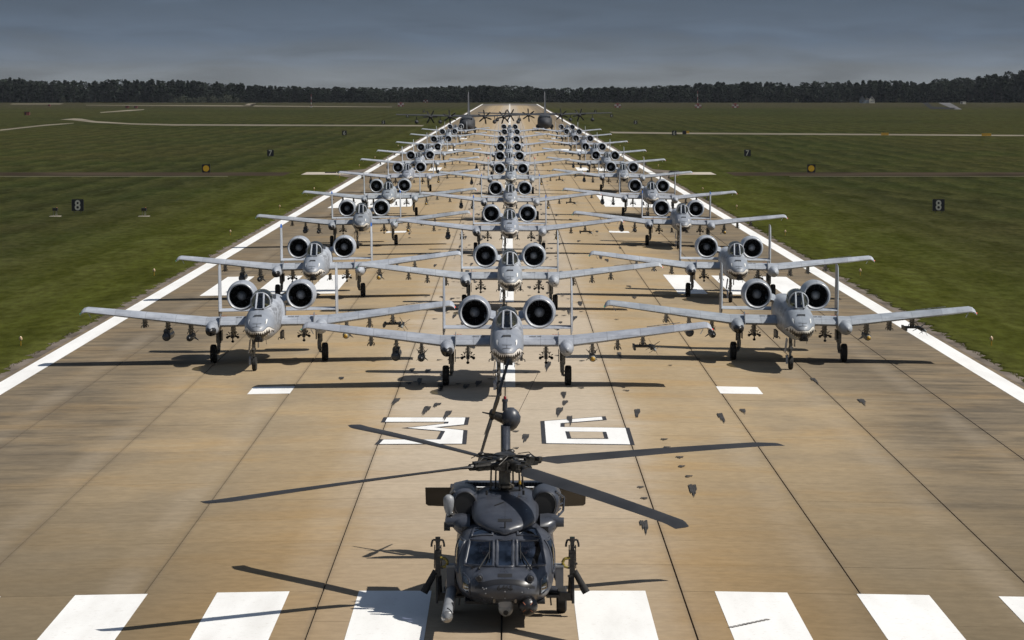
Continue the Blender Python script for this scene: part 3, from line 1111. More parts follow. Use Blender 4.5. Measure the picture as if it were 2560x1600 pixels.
CROWN = [crown_mesh(50 + i, k).mesh('crown', LEAF, 0) for i, k in enumerate(KINDS_T)]
TRUNK = []
for i in range(3):
    mb = MB()
    mb.tube((0, 0, 0), (.006 * i, 0, .55), .013, .009, 6)
    mb.tube((.006 * i, 0, .55), (0, .01, .93), .009, .003, 6)
    for k in range(4):
        a = k * 1.7 + i
        mb.tube((0, 0, .5 + .09 * k), (.12 * math.cos(a), .12 * math.sin(a), .58 + .09 * k), .004, .002, 4, False)
    TRUNK.append(mb.mesh('trunk', BARK))
hx = [-200, 0, 32, 64, 106, 212, 317, 381, 529, 593, 656, 700, 952, 1058, 1217, 1323, 1407, 1534, 1640, 1799, 1957, 2000, 2016, 2170, 2328, 2341, 2434, 2550, 2760]
hy = [196, 197, 193, 201, 204, 203, 201, 201, 206, 208.5, 215, 217, 220, 218, 215, 217, 222, 218, 217, 206.5, 208.5, 215, 206.5, 203, 207.5, 199, 195, 180, 178]
TD = 3230.0
def top_at(px):
    return CAM.z + (220 - np.interp(px, hx, hy)) * TD / FPX
zone_names = ['at the left edge of the wood', 'in the left part of the wood', 'left of the runway end', 'behind the runway end', 'right of the runway end', 'in the right part of the wood', 'at the right edge of the wood']
ti = 0
px = -30
while px < 2600:
    x = (px - 1275) / FPX * TD + CAM.x
    kind_i = random.randrange(len(CROWN))
    if 300 < px < 640 and random.random() < .7:
        kind_i = random.choice((2, 6))
    H = (top_at(px) - GZ) * random.uniform(.90, 1.06)
    if abs(px - 2330) < 5:
        H *= 1.06
    zn = zone_names[int(min(6, max(0, px / 2560 * 7)))]
    kd = {'pine': 'ragged dark pine', 'cone': 'pointed dark conifer', 'broad': 'rounded dark broadleaf tree'}[KINDS_T[kind_i]]
    t = thing('pine_tree' if KINDS_T[kind_i] != 'broad' else 'broadleaf_tree', f'{kd} on the skyline {zn}', 'tree', (x, TD + random.uniform(-12, 25), GZ), random.uniform(0, 6.28), f'{kd}s on the skyline {zn}')
    wd = random.uniform(.85, 1.2) * (22 / H) ** .5
    t.scale = (H * wd * .95, H * wd * .95, H)
    link('crown', CROWN[kind_i], t)
    link('trunk', TRUNK[kind_i % 3], t)
    px += random.uniform(7, 13) * (.8 if KINDS_T[kind_i] != 'broad' else 1.15)
    ti += 1
# the body of the wood behind: one mass nobody could count
CR = [np.array([v.co[:] for v in c.vertices]) for c in CROWN]
vv, ff, bb = [], [], 0
for i in range(1150):
    px = random.uniform(-120, 2680)
    x = (px - 1275) / FPX * TD + CAM.x
    H = (top_at(px) - GZ) * random.uniform(.72, .98)
    k = random.randrange(len(CROWN))
    wd = random.uniform(1.1, 1.6)
    v = CR[k] * np.array([H * wd, H * wd, H]) * np.array([1, 1, 1])
    sink = random.choice((0, .15, .3, .45)) * H
    v = v + np.array([x, TD + random.uniform(8, 110), GZ - sink])
    vv.append(v)
    ff += [(bb + a, bb + a + 1, bb + a + 2, bb + a + 3) for a in range(0, len(v), 4)]
    bb += len(v)
me = bpy.data.meshes.new('wood')
me.from_pydata(np.vstack(vv).tolist(), [], ff)
# dim undergrowth between the trunks
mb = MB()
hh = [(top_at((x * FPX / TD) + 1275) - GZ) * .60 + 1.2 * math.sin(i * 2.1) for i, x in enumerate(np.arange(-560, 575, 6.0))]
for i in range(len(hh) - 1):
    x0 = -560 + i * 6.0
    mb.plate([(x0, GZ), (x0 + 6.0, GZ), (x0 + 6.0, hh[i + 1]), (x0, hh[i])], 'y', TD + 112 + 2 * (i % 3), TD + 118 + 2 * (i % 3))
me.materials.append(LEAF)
tag(link('wood', me), 'dark wood massed behind the skyline trees across the horizon', 'wood', None, 'stuff')
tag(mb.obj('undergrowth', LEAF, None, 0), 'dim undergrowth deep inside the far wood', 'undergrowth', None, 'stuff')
BUSH = [crown_mesh(90 + i, 'bush').mesh('foliage', LEAFB, 0) for i in range(3)]
BSTEM = MB().tube((0, 0, 0), (0, 0, .5), .03, .02, 5).mesh('stem', BARK)
for k in range(16):
    px = 440 + k * 12.5 + random.uniform(-4, 4) if k < 13 else (160, 1990, 2250)[k - 13]
    big = 612 < px < 590 + 60 or k in (10, 11)
    h = random.uniform(4.0, 7.0) * (1.35 if big else 1) * (.75 if k >= 13 else 1)
    t = thing('bush', 'paler green bush in front of the wood on the left' if k < 13 else ('lone pale bush at the wood edge far left', 'dim bush beside the far house', 'dim bush near the dark apron on the right')[k - 13],
              'bush', ((px - 1275) / FPX * 3180, 3180 + random.uniform(-15, 15), GZ), k, 'paler bushes in front of the wood' if k < 13 else None)
    t.scale = (h, h, h)
    link('foliage', BUSH[k % 3], t)
    link('stem', BSTEM, t)
# house, trailers and shed at the foot of the wood
HW = plain('house_wall_cream', (.62, .58, .50), .8)
HG = plain('house_wall_grey', (.22, .25, .28), .8)
HR = plain('house_roof', (.10, .085, .08), .8)
WINM = plain('window_dark', (.02, .025, .03), .2)
a = ground(2072, 253.5, GZ)
t = thing('farm_house', 'cream gabled house with a grey wing at the foot of the wood', 'house', (a.x, 3120, GZ))
MB().plate([(-1.5, 0), (3.2, 0), (3.2, 3.2), (.85, 6.0), (-1.5, 3.2)], 'y', -4, 4).obj('wall', HW, t, 0)
MB().plate([(-9.5, 0), (-4.8, 0), (-4.8, 2.8), (-7.1, 5.8), (-9.5, 2.8)], 'y', -3.5, 4).obj('wall', HG, t, 0)
MB().box((-3.1, .5, 1.4), (3.3, 7, 2.8)).obj('wall', HG, t, 0)
for x0, zt, w in ((.85, 6.0, 2.35), (-7.15, 5.8, 2.35)):
    for s in (-1, 1):
        MB().plate([(x0, zt + .25), (x0 + s * (w + .4), 2.75), (x0 + s * (w + .4), 2.98), (x0, zt + .5)], 'y', -4.3, 4.3).obj('roof', HR, t, 0)
MB().plate([(-4.9, 2.8), (-1.4, 2.8), (-1.4, 4.2), (-4.9, 4.2)], 'y', -2.5, 4).obj('roof', HR, t, 0)
for x, z in ((.1, 1.6), (1.7, 1.6), (.85, 4.0), (-7.1, 1.5), (-7.1, 3.6)):
    f = MB().box((x, -4.03, z), (.95, .1, 1.25)).obj('window', HW, t, 0)
    MB().box((x, -4.08, z), (.7, .06, 1.0)).obj('pane', WINM, f, 0)
for k, (px, w, h, lb) in enumerate(((2002, 3.0, 1.4, 'small white trailer left of the far house, leftmost'), (2033, 4.6, 1.6, 'longer white trailer just left of the far house'), (2408, 4.2, 2.2, 'small beige shed in front of the wood near the right edge'))):
    py = 252.6 if k < 2 else 260
    far_box('trailer' if k < 2 else 'shed', px, py, w, h, (WT if k < 2 else HW, WT if k < 2 else HR), lb, 'trailer' if k < 2 else 'shed', 'white trailers' if k < 2 else None)

# ------------------------------------------------------------------ people (skinned bodies)
def skin_body(name, joints, edges, mat, root=0, sub=2):
    me = bpy.data.meshes.new(name)
    me.from_pydata([j[0] for j in joints], edges, [])
    o = bpy.data.objects.new(name, me)
    COL.objects.link(o)
    md = o.modifiers.new('skin', 'SKIN')
    for v, j in zip(me.skin_vertices[0].data, joints):
        r = j[1]
        v.radius = r if hasattr(r, '__len__') else (r, r)
        v.use_root = False
    me.skin_vertices[0].data[root].use_root = True
    ss = o.modifiers.new('sub', 'SUBSURF')
    ss.levels = ss.render_levels = sub
    dg = bpy.context.evaluated_depsgraph_get()
    m2 = bpy.data.meshes.new_from_object(o.evaluated_get(dg))
    bpy.data.objects.remove(o)
    bpy.data.meshes.remove(me)
    m2.name = name
    m2.materials.clear()
    m2.materials.append(mat)
    m2.polygons.foreach_set('use_smooth', [True] * len(m2.polygons))
    return m2
# seated pilot facing -Y, hip at the origin; hands forward on stick and throttle
J = [((0, 0, .08), (.15, .13)), ((0, .02, .28), (.15, .11)), ((0, .03, .47), (.17, .11)), ((0, .01, .58), (.065, .065)), ((0, -.01, .66), (.075, .09)), ((0, -.015, .78), (.07, .085)),
     ((.18, .03, .48), (.065, .065)), ((.25, -.06, .28), (.05, .05)), ((.15, -.30, .20), (.038, .038)),
     ((-.18, .03, .48), (.065, .065)), ((-.25, -.06, .28), (.05, .05)), ((-.15, -.30, .20), (.038, .038)),
     ((.10, -.04, .07), (.09, .09)), ((.14, -.48, .12), (.065, .065)), ((.13, -.62, -.28), (.045, .045)), ((.13, -.74, -.32), (.04, .035)),
     ((-.10, -.04, .07), (.09, .09)), ((-.14, -.48, .12), (.065, .065)), ((-.13, -.62, -.28), (.045, .045)), ((-.13, -.74, -.32), (.04, .035))]
ED = [(0, 1), (1, 2), (2, 3), (3, 4), (4, 5), (2, 6), (6, 7), (7, 8), (2, 9), (9, 10), (10, 11), (0, 12), (12, 13), (13, 14), (14, 15), (0, 16), (16, 17), (17, 18), (18, 19)]
BODYM = skin_body('body', J, ED, SUIT)
FACE = MB().ell((0, -.05, .70), (.073, .075, .10), 12, 8)
FACE.ell((0, -.125, .695), (.016, .022, .028), 8, 6)
for s in (-1, 1):
    FACE.ell((s * .03, -.112, .72), (.013, .01, .009), 6, 5)
FACEM = FACE.mesh('face', SKIN, 60)
HM = MB().ell((0, .005, .755), (.125, .145, .13), 16, 10)
for s in (-1, 1):
    HM.ell((s * .118, .0, .70), (.03, .055, .06), 8, 6)
HELMM = HM.mesh('helmet', HELM, 60)
VISM = MB().ell((0, -.045, .755), (.115, .115, .06), 14, 8).mesh('visor', BLACK, 60)
MASKM = MB().ell((0, -.125, .655), (.045, .045, .05), 10, 6).tube((0, -.15, .63), (.06, -.12, .40), .018, .018, 6).mesh('oxygen_mask', DARKM, 60)
GLV = MB()
for s in (-1, 1):                     # gloved hands: palm, four fingers curled round the grip, thumb
    w = Vector((s * .15, -.30, .20))
    GLV.ell(w + Vector((0, -.05, .0)), (.036, .05, .022), 8, 6)
    for k in range(4):
        b0 = w + Vector(((-.027 + .018 * k), -.085, .004))
        L = (.03, .036, .034, .026)[k]
        b1 = b0 + Vector((0, -L, -.004))
        b2 = b1 + Vector((0, -.006, -L * .8))
        GLV.tube(b0, b1, .0095, .009, 6).tube(b1, b2, .009, .0075, 6).tube(b2, b2 + Vector((0, .02, -.006)), .0075, .006, 6)
    th = w + Vector((-s * .034, -.04, 0))
    GLV.tube(th, th + Vector((-s * .022, -.03, -.008)), .011, .01, 6).tube(th + Vector((-s * .022, -.03, -.008)), th + Vector((-s * .012, -.055, -.02)), .01, .008, 6)
GLVM = GLV.mesh('gloves', SUIT, 60)
def pilot(loc, label, mask=True, sc=1.0):
    t = thing('person', label, 'person', loc)
    t.scale = (sc,) * 3
    b = link('body', BODYM, t)
    link('gloves', GLVM, b)
    link('face', FACEM, t)
    h = link('helmet', HELMM, t)
    link('visor', VISM, h)
    if mask:
        link('oxygen_mask', MASKM, t)
    return t

# ------------------------------------------------------------------ the attack jet (nose towards -Y, origin on the ground between the main wheels)
ZE, XE = 3.02, 1.415
WING_Z = 1.86
def build_jet():
    t = thing('attack_jet', 'x', 'jet aircraft')
    fu = MB()
    loft(fu, [(-8.02, 1.86, 2.02, .09, 2.1), (-7.92, 1.75, 2.16, .24, 2.1), (-7.65, 1.64, 2.34, .43, 2.15), (-7.2, 1.54, 2.50, .56, 2.2), (-6.6, 1.46, 2.68, .64, 2.25), (-5.9, 1.40, 2.85, .69, 2.3),
              (-5.0, 1.36, 2.97, .70, 2.35), (-3.5, 1.34, 3.03, .70, 2.5), (-1, 1.34, 3.06, .70, 2.6), (2, 1.36, 3.05, .68, 2.6), (4, 1.48, 2.98, .58, 2.4), (6, 1.72, 2.86, .42, 2.2), (7.6, 2.02, 2.70, .22, 2.2), (8.25, 2.25, 2.55, .06, 2.0)], 32, 4)
    loft(fu, [(-3.15, 2.6, 3.60, .43), (-2.6, 2.6, 3.46, .38), (-1.9, 2.7, 3.24, .28), (-1.1, 2.8, 3.07, .12)], 20, 3, 2.2)
    f = fu.obj('fuselage', JETN, t, 50)
    # refuelling receptacle and stencil strip on the nose top
    MB().plate([(-.17, -6.95), (.17, -6.95), (.15, -6.55), (.07, -6.35), (-.07, -6.35), (-.15, -6.55)], 'z', 2.55, 2.66).obj('refuelling_receptacle', JETD, f, 0)
    st = MB()
    for k in range(8):
        st.box((-.19 + .054 * k, -5.98, 2.853), (.036, .075, .02))
    st.obj('stencil_marking', DARKM, f, 0)
    gun = MB()
    gun.lathe([(-8.12, .135), (-7.2, .15)], (.05, 0, 1.66), 'y', 14)
    for k in range(7):
        a = 2 * PI * k / 7
        gun.tube((.05 + .085 * math.cos(a), -8.22, 1.66 + .085 * math.sin(a)), (.05 + .085 * math.cos(a), -7.9, 1.66 + .085 * math.sin(a)), .028, .028, 6)
    g_ = gun.obj('cannon', BLACK, t)
    MB().box((.06, -7.55, 1.56), (.36, .85, .13)).obj('cannon_shroud', BLACK, g_, 0)
    # canopy
    can = MB()
    loft(can, [(-5.05, 2.80, 3.50, .425, 2.1), (-4.5, 2.84, 3.64, .445, 2.1), (-3.8, 2.88, 3.67, .445, 2.1), (-3.12, 2.9, 3.60, .425, 2.1)], 24, 4, 2.1, caps=False)
    co = can.obj('canopy', GLJ, t, 60)
    ws = MB()
    A = [Vector(p) for p in ((-.165, -5.93, 2.86), (.165, -5.93, 2.86), (.135, -5.10, 3.52), (-.135, -5.10, 3.52))]
    ws.add(A, [(0, 1, 2, 3)])
    wo_ = ws.obj('windscreen', GLW, t, 0)
    side = MB()
    for s in (-1, 1):
        arc = [Vector((s * .425 * math.cos(q), -5.05, 3.13 + .40 * math.sin(q))) for q in np.linspace(-.45, 1.22, 7)]
        low = [Vector((s * (.40 - .235 * k / 6), -5.45 - .48 * k / 6, 2.90 - .03 * k / 6 + (.0 if k < 6 else 0))) for k in range(7)]
        for k in range(6):
            e0 = A[1] if s > 0 else A[0]
            e1 = A[2] if s > 0 else A[3]
            u0, u1 = k / 6, (k + 1) / 6
            p0, p1 = e0.lerp(e1, u0), e0.lerp(e1, u1)
            side.add([p0, p1, arc[k + 1], arc[k]], [(0, 1, 2, 3)])
    side.obj('quarter_glass', GLJ, t, 40)
    fr = MB()
    for s in (-1, 1):
        fr.sweep([Vector((s * .18, -5.96, 2.86)), Vector((s * .15, -5.09, 3.53))], .048, 6)
        fr.sweep([Vector((s * .175, -5.95, 2.86)), Vector((s * .40, -5.08, 2.95)), Vector((s * .45, -4.4, 2.95)), Vector((s * .43, -3.1, 3.0))], .03, 6)
    hoop = [Vector((.435 * math.cos(q), -5.06, 3.13 + .42 * math.sin(q))) for q in np.linspace(-.45, PI + .45, 15)]
    fr.sweep(hoop, .045, 6)
    fr.path([Vector((.175, -5.95, 2.86)), Vector((-.175, -5.95, 2.86))], .03, 6)
    fr.obj('canopy_frame', JET, t)
    ck = MB()
    ck.box((0, -4.2, 2.80), (.62, 2.0, .02))
    ck.box((0, -5.35, 2.92), (.52, .55, .16))
    ck.obj('instrument_panel', BLACK, t, 0)
    seat = MB()
    seat.box((0, -3.75, 3.05), (.46, .22, .62)).box((0, -3.80, 3.44), (.30, .2, .22)).box((0, -4.0, 2.72), (.46, .5, .2))
    seat.obj('ejection_seat', DARKM, t, 0)
    hud = MB()
    hud.box((0, -5.2, 3.04), (.2, .3, .16)).plate([(-.11, 3.1), (.11, 3.1), (.09, 3.34), (-.09, 3.34)], 'y', -5.16, -5.145)
    hud.obj('head_up_display', JETD, t, 0)
    # wings
    ce = MB()
    ce.rings([foil(x, -1.35, 3.05, WING_Z, .15) for x in (-2.8, -1.4, 0, 1.4, 2.8)])
    w0 = ce.obj('wing_centre', JET, t, 40)
    for s in (-1, 1):
        w = MB()
        secs = []
        for k in range(9):
            u = k / 8
            x = 2.8 + u * 5.72
            secs.append(foil(s * x, -1.35 + .5 * u, 3.05 - 1.03 * u, WING_Z + u * .70, .15 - .02 * u))
        # drooped tip
        for dx, dz, sc in ((.14, -.015, .97), (.24, -.07, .88), (.30, -.17, .74)):
            secs.append(foil(s * (8.52 + dx), -.85 + .1 * (1 - sc), 2.02 * sc, WING_Z + .70 + dz, .125 * (sc ** 2)))
        w.rings(secs)
        wo2 = w.obj('wing', JET, t, 40)
        MB().ell((s * 8.83, -.55, WING_Z + .60), (.035, .07, .035), 8, 6).obj('navigation_light', GREENL if s < 0 else REDL, wo2)
        MB().box((s * 8.35, -.80, WING_Z + .52), (.03, .05, .24), Matrix.Rotation(s * .5, 3, 'Y')).obj('tie_down_fitting', LIPM, wo2, 0)
        fl = MB()
        for a, b in ((.95, 2.2), (2.95, 4.6), (4.65, 7.6)):
            for q in (a, b):
                u = max(0, (q - 2.8) / 5.72)
                fl.box((s * q, 1.15 - .25 * u, WING_Z + .70 * u + .17 - .03 * u), (.02, .8, .02), Matrix.Rotation(-.09, 3, 'X'))
        fl.obj('flap_edge', DARKM, wo2, 0)
        slot = MB()
        for k in range(6):
            u = (.28 + .05 * k)
            slot.box((s * (2.8 + u * 5.72), -1.26 + .5 * u, WING_Z + .70 * u - .02), (.26, .06, .035), Matrix.Rotation(-s * .122, 3, 'Y'))
        slot.obj('vent_strip', JETD, wo2, 0)
        MB().plate([(-1.62, 1.80), (-.55, 2.02), (-.62, 2.36), (-1.0, 2.34)], 'x', s * 2.20 - .015, s * 2.20 + .015).obj('wing_fence', JETD, wo2, 0)
        mk = MB()
        for k in range(9):
            if k != 5:
                mk.box((s * 1.22 + (k - 4) * .058, -.72, WING_Z + .317), (.036, .09, .012), Matrix.Rotation(.10, 3, 'X'))
        mk.obj('stencil_marking', DARKM, wo2, 0)
        mr = MB().box((s * 2.12, -.15, WING_Z + .352), (.08, .1, .012)).box((s * 2.12 - .12, -.15, WING_Z + .352), (.1, .03, .012)).box((s * 2.12 + .12, -.15, WING_Z + .352), (.1, .03, .012))
        mr.obj('red_marking', REDP, wo2, 0)
        if s > 0:                          # low-visibility star and bars
            uu = (6.9 - 2.8) / 5.72
            stp = []
            for k in range(10):
                rr = .30 if k % 2 == 0 else .12
                stp.append((rr * math.sin(PI * k / 5), rr * math.cos(PI * k / 5)))
            star = MB()
            tilt = Matrix.Rotation(-.122, 3, 'Y') @ Matrix.Rotation(-.05, 3, 'X')
            c0 = Vector((6.75, .35, WING_Z + .70 * (6.75 - 2.8) / 5.72 + .262))
            for z_, pl in ((0, stp), (0, [(-.72, -.11), (-.33, -.11), (-.25, .11), (-.72, .11)]), (0, [(.33, -.11), (.72, -.11), (.72, .11), (.25, .11)])):
                n_ = len(pl)
                star.add([c0 + tilt @ Vector((a, b, .006)) for a, b in pl] + [c0 + tilt @ Vector((a, b, -.02)) for a, b in pl], [tuple(range(n_))] + [(i, (i + 1) % n_, n_ + (i + 1) % n_, n_ + i) for i in range(n_)])
            star.obj('star_emblem', JETD, wo2, 0)
    # landing gear pods
    for s in (-1, 1):
        p = MB()
        p.lathe([(-2.75, .04), (-2.62, .13), (-2.35, .215), (-1.9, .285), (-1.2, .315), (.3, .315), (1.3, .2), (2.0, .03)], (s * 2.55, 0, 1.72), 'y', 20, True, 1.0, 1.12)
        po = p.obj('gear_pod', JET, t, 60)
        if s < 0:
            MB().lathe([(-2.80, .02), (-2.76, .09), (-2.6, .19), (-2.36, .245), (-2.2, .25)], (s * 2.55, -.02, 1.66), 'y', 18).obj('sensor_nose', NOSEB, po, 40)
        else:
            MB().ell((s * 2.56, -2.72, 1.66), (.05, .06, .04), 8, 6).obj('sensor_nose', BLACK, po)
        # main gear
        x = s * 2.40
        lg = MB()
        lg.tube((x, .15, 1.6), (x, .03, .95), .10, .09, 10).tube((x, .03, .98), (x, 0, .42), .07, .06, 10)
        lg.path([(x, .35, 1.45), (x, .10, .72)], .035, 6)
        lg.path([(x - s * .09, -.1, .95), (x - s * .08, -.18, .62), (x, 0, .46)], .03, 6)
        lg.tube((x, 0, .44), (s * 2.78, 0, .44), .05, .05, 8)
        for k in range(4):
            lg.box((x + .05 * (-1) ** k, -.07, .62 + .14 * k), (.09, .1, .05))
        lo = lg.obj('main_gear', METAL, t)
        ty = MB().lathe([(-.14, .27), (-.145, .36), (-.11, .425), (-.04, .435), (.04, .435), (.11, .425), (.145, .36), (.14, .27)], (s * 2.635, 0, .435), 'x', 24)
        to = ty.obj('tyre', TYRE, lo, 40)
        MB().lathe([(-.10, .05), (-.125, .25), (.125, .25), (.10, .05)], (s * 2.635, 0, .435), 'x', 16).obj('wheel_rim', LIPM, lo, 40)
        dr = MB()
        dr.box((x - s * .17, .12, 1.28), (.03, .75, .5)).box((x + s * .0, .22, 1.22), (.24, .05, .62))
        dr.obj('gear_door', JETD, lo, 0)
    # nose gear, offset from the centre line
    nx = -.34
    ng = MB()
    ng.tube((nx, -5.25, 1.5), (nx, -5.35, .78), .085, .075, 10).tube((nx, -5.35, .80), (nx, -5.38, .34), .05, .045, 8)
    ng.path([(nx, -4.8, 1.35), (nx, -5.33, .85)], .03, 6)
    ng.path([(nx - .06, -5.5, .8), (nx - .05, -5.55, .55), (nx, -5.4, .42)], .025, 6)
    ng.box((nx, -5.42, 1.0), (.22, .14, .07)).box((nx, -5.44, 1.16), (.17, .12, .10)).box((nx - .12, -5.45, .86), (.06, .1, .12))
    ng.tube((nx - .13, -5.4, .325), (nx + .13, -5.4, .325), .035, .035, 8)
    no = ng.obj('nose_gear', METAL, t)
    MB().lathe([(-.10, .2), (-.105, .27), (-.07, .32), (.07, .32), (.105, .27), (.10, .2)], (nx + .02, -5.4, .325), 'x', 22).obj('tyre', TYRE, no, 40)
    MB().lathe([(-.085, .04), (-.09, .19), (.09, .19), (.085, .04)], (nx + .02, -5.4, .325), 'x', 14).obj('wheel_rim', LIPM, no, 40)
    gd = MB().box((nx - .20, -5.2, 1.12), (.025, .9, .62), Matrix.Rotation(.12, 3, 'Y')).box((nx + .20, -5.15, 1.22), (.025, .6, .34))
    gd.obj('gear_door', JET, no, 0)
    fd = MB()
    fd.plate([(-5.62, .28), (-5.60, .55), (-5.45, .66), (-5.3, .66), (-5.3, .58), (-5.45, .56), (-5.52, .46), (-5.54, .28)], 'x', nx - .22, nx - .12)
    fd.obj('mudguard', JET, no, 0)
    ll = MB().lathe([(-.03, .07), (.03, .06)], (nx + .02, -5.5, 1.02), 'y', 10)
    ll.obj('taxi_light', LIPM, no)
    # engines
    for s in (-1, 1):
        e = MB()
        o = (s * XE, 0, ZE)
        prof = [(2.30, .545), (1.85, .545), (1.68, .560), (1.61, .585), (1.585, .615), (1.61, .645), (1.72, .675), (2.1, .712), (2.7, .728), (3.4, .70), (4.1, .60), (4.75, .50), (4.75, .42), (4.3, .40)]
        e.lathe(prof, o, 'y', 36, False)
        eo = e.obj('engine', JET, t, 50)
        MB().lathe([(1.90, .543), (1.72, .5535), (1.64, .568), (1.60, .588), (1.578, .615), (1.60, .64)], (s * XE, -.002, ZE), 'y', 36, False).obj('intake_lip', LIPM, eo, 60)
        MB().lathe([(1.80, .5435), (2.42, .540)], o, 'y', 32, False).obj('intake_duct', BLACK, eo, 60)
        fan = MB()
        fan.lathe([(2.40, .53), (2.41, .02)], o, 'y', 24, False)
        for k in range(22):
            a = 2 * PI * k / 22
            m_ = Matrix.Rotation(a, 3, 'Y')
            fan.add([Vector(o) + m_ @ Vector(p) for p in ((-.012, 2.26, .2), (.03, 2.36, .2), (.055, 2.38, .535), (-.03, 2.24, .535))], [(0, 1, 2, 3)])
        fan.obj('fan', FANM, eo, 0)
        MB().lathe([(1.93, .02), (1.96, .10), (2.04, .175), (2.18, .22), (2.32, .232)], o, 'y', 22).obj('spinner', SPIN, eo, 60)
        MB().lathe([(4.3, .40), (4.76, .415), (4.95, .30), (4.95, .27), (4.4, .3)], o, 'y', 24, False).obj('nozzle', DARKM, eo)
        py_ = MB()
        py_.rings([[(s * .50, y, z) for y, z in ((1.95, 2.72), (2.6, 2.98), (4.2, 2.95), (4.7, 2.72), (3.6, 2.58), (2.5, 2.58))], [(s * 1.0, y, z) for y, z in ((2.0, 2.86), (2.6, 3.08), (4.1, 3.06), (4.5, 2.9), (3.6, 2.72), (2.5, 2.72))]])
        py_.obj('engine_strut', JET, t, 30)
    # tail
    ts = MB()
    ts.rings([foil(x, 6.05 + .05 * abs(x), 1.75 - .12 * abs(x), 2.04, .09) for x in (-2.86, -1.4, 0, 1.4, 2.86)])
    ts.obj('tailplane', JET, t, 40)
    for s in (-1, 1):
        fn = MB()
        rr = []
        for z, yl, ch, th in ((1.72, 6.5, 1.3, .10), (1.9, 6.25, 1.75, .19), (2.6, 6.3, 1.72, .19), (3.6, 6.5, 1.55, .17), (4.12, 6.64, 1.40, .15), (4.24, 6.75, 1.22, .10), (4.30, 6.95, .85, .04)):
            q = foil(0, 0, ch, 0, .12)
            mx_ = max(abs(b) for _, _, b in q)
            rr.append([(s * 2.87 + b / mx_ * th / 2, yl + a, z) for _, a, b in q])
        fn.rings(rr)
        fo = fn.obj('fin', JET, t, 40)
    # antennas
    an = MB()
    an.plate([(-.9, 3.05), (-.5, 3.05), (-.55, 3.30), (-.8, 3.30)], 'x', -.012, .012).box((.33, -.6, 3.12), (.17, .2, .2))
    an.path([(-.12, -1.7, 3.25), (.22, -1.7, 3.32)], .012, 5)
    an.obj('antenna', JETD, t, 0)
    dt = MB()
    dt.path([(.3, -6.4, 1.5), (.32, -6.4, 1.28)], .012, 5).path([(-.62, -6.9, 2.0), (-.7, -6.9, 1.9)], .02, 5).path([(.64, -6.8, 1.95), (.70, -6.8, 1.85)], .02, 5)
    dt.obj('probe', DARKM, t, 0)
    # pylons
    for s in (-1, 1):
        for k, x in enumerate((1.68, 3.68, 4.77, 5.86)):
            u = max(0, (x - 2.8) / 5.72)
            zb = WING_Z + .70 * u - .10
            L = (.42, .46, .44, .40)[k]
            py = MB()
            py.rings([[(s * x + a * .055, y, z) for a, y, z in ((0, -1.02 + .5 * u, zb + .05), (1, -.7 + .5 * u, zb + .05), (1, .8, zb + .05), (0, 1.2, zb + .05), (-1, .8, zb + .05), (-1, -.7 + .5 * u, zb + .05))],
                      [(s * x + a * .055, y, z) for a, y, z in ((0, -.80 + .5 * u, zb - L), (1, -.6 + .5 * u, zb - L), (1, .7, zb - L), (0, .9, zb - L), (-1, .7, zb - L), (-1, -.6 + .5 * u, zb - L))]])
            po = py.obj('pylon', JETD, t, 30)
            br = MB()
            for q in (-1, 1):
                for yy in (-.35, .4):
                    br.path([(s * x + q * .05, yy, zb - L + .12), (s * x + q * .135, yy, zb - L + .07), (s * x + q * .135, yy, zb - L - .01)], .016, 5)
                    br.path([(s * x + q * .05, yy, zb - L + .24), (s * x + q * .12, yy, zb - L + .20)], .014, 5)
            tag(br.obj('sway_braces', DARKM, po), kind='stuff')
            if k == 0:
                rk = MB()
                rk.box((s * x, 0, zb - L - .07), (.14, 1.5, .16))
                for q in (-1, 1):
                    rk.tube((s * x + q * .10, -.5, zb - L - .05), (s * x + q * .24, -.5, zb - L - .10), .05, .05, 6)
                    rk.ell((s * x + q * .25, -.45, zb - L - .12), (.07, .25, .07), 8, 6)
                    rk.path([(s * x + q * .2, -.55, zb - L), (s * x + q * .30, -.55, zb - L + .05)], .02, 5)
                    rk.path([(s * x + q * .12, -.55, zb - L + .06), (s * x + q * .2, -.55, zb - L + .15)], .02, 5)
                rk.tube((s * x, -.45, zb - L - .12), (s * x, -.45, zb - L - .30), .035, .03, 6)
                rk.ell((s * x, -.45, zb - L - .32), (.075, .2, .06), 8, 6)
                rk.obj('ejector_rack', DARKM, po)
    for x in (-.62, .62):
        py = MB().box((x, .1, 1.28), (.11, 1.5, .34))
        for q in (-1, 1):
            py.path([(x + q * .05, -.5, 1.2), (x + q * .15, -.5, 1.14), (x + q * .15, -.5, 1.06)], .02, 5)
        py.obj('pylon', JETD, t, 0)
    return t
jet = build_jet()
jet_snap = snapshot(jet)
TIPM = {}
def tip(jt, mat, nm):
    for s in (-1, 1):
        key = (nm, s)
        if key not in TIPM:
            q = MB()
            rr = []
            for z, yl, ch, th in ((4.10, 6.63, 1.42, .165), (4.20, 6.70, 1.30, .15), (4.285, 6.82, 1.08, .10), (4.325, 7.0, .72, .03)):
                w = foil(0, 0, ch, 0, .12)
                mx_ = max(abs(b) for _, _, b in w)
                rr.append([(s * 2.87 + b / mx_ * th / 2, yl + a, z) for _, a, b in w])
            q.rings(rr)
            TIPM[key] = q.mesh('fin_tip', mat, 40)
        link('fin_tip', TIPM[key], jt)

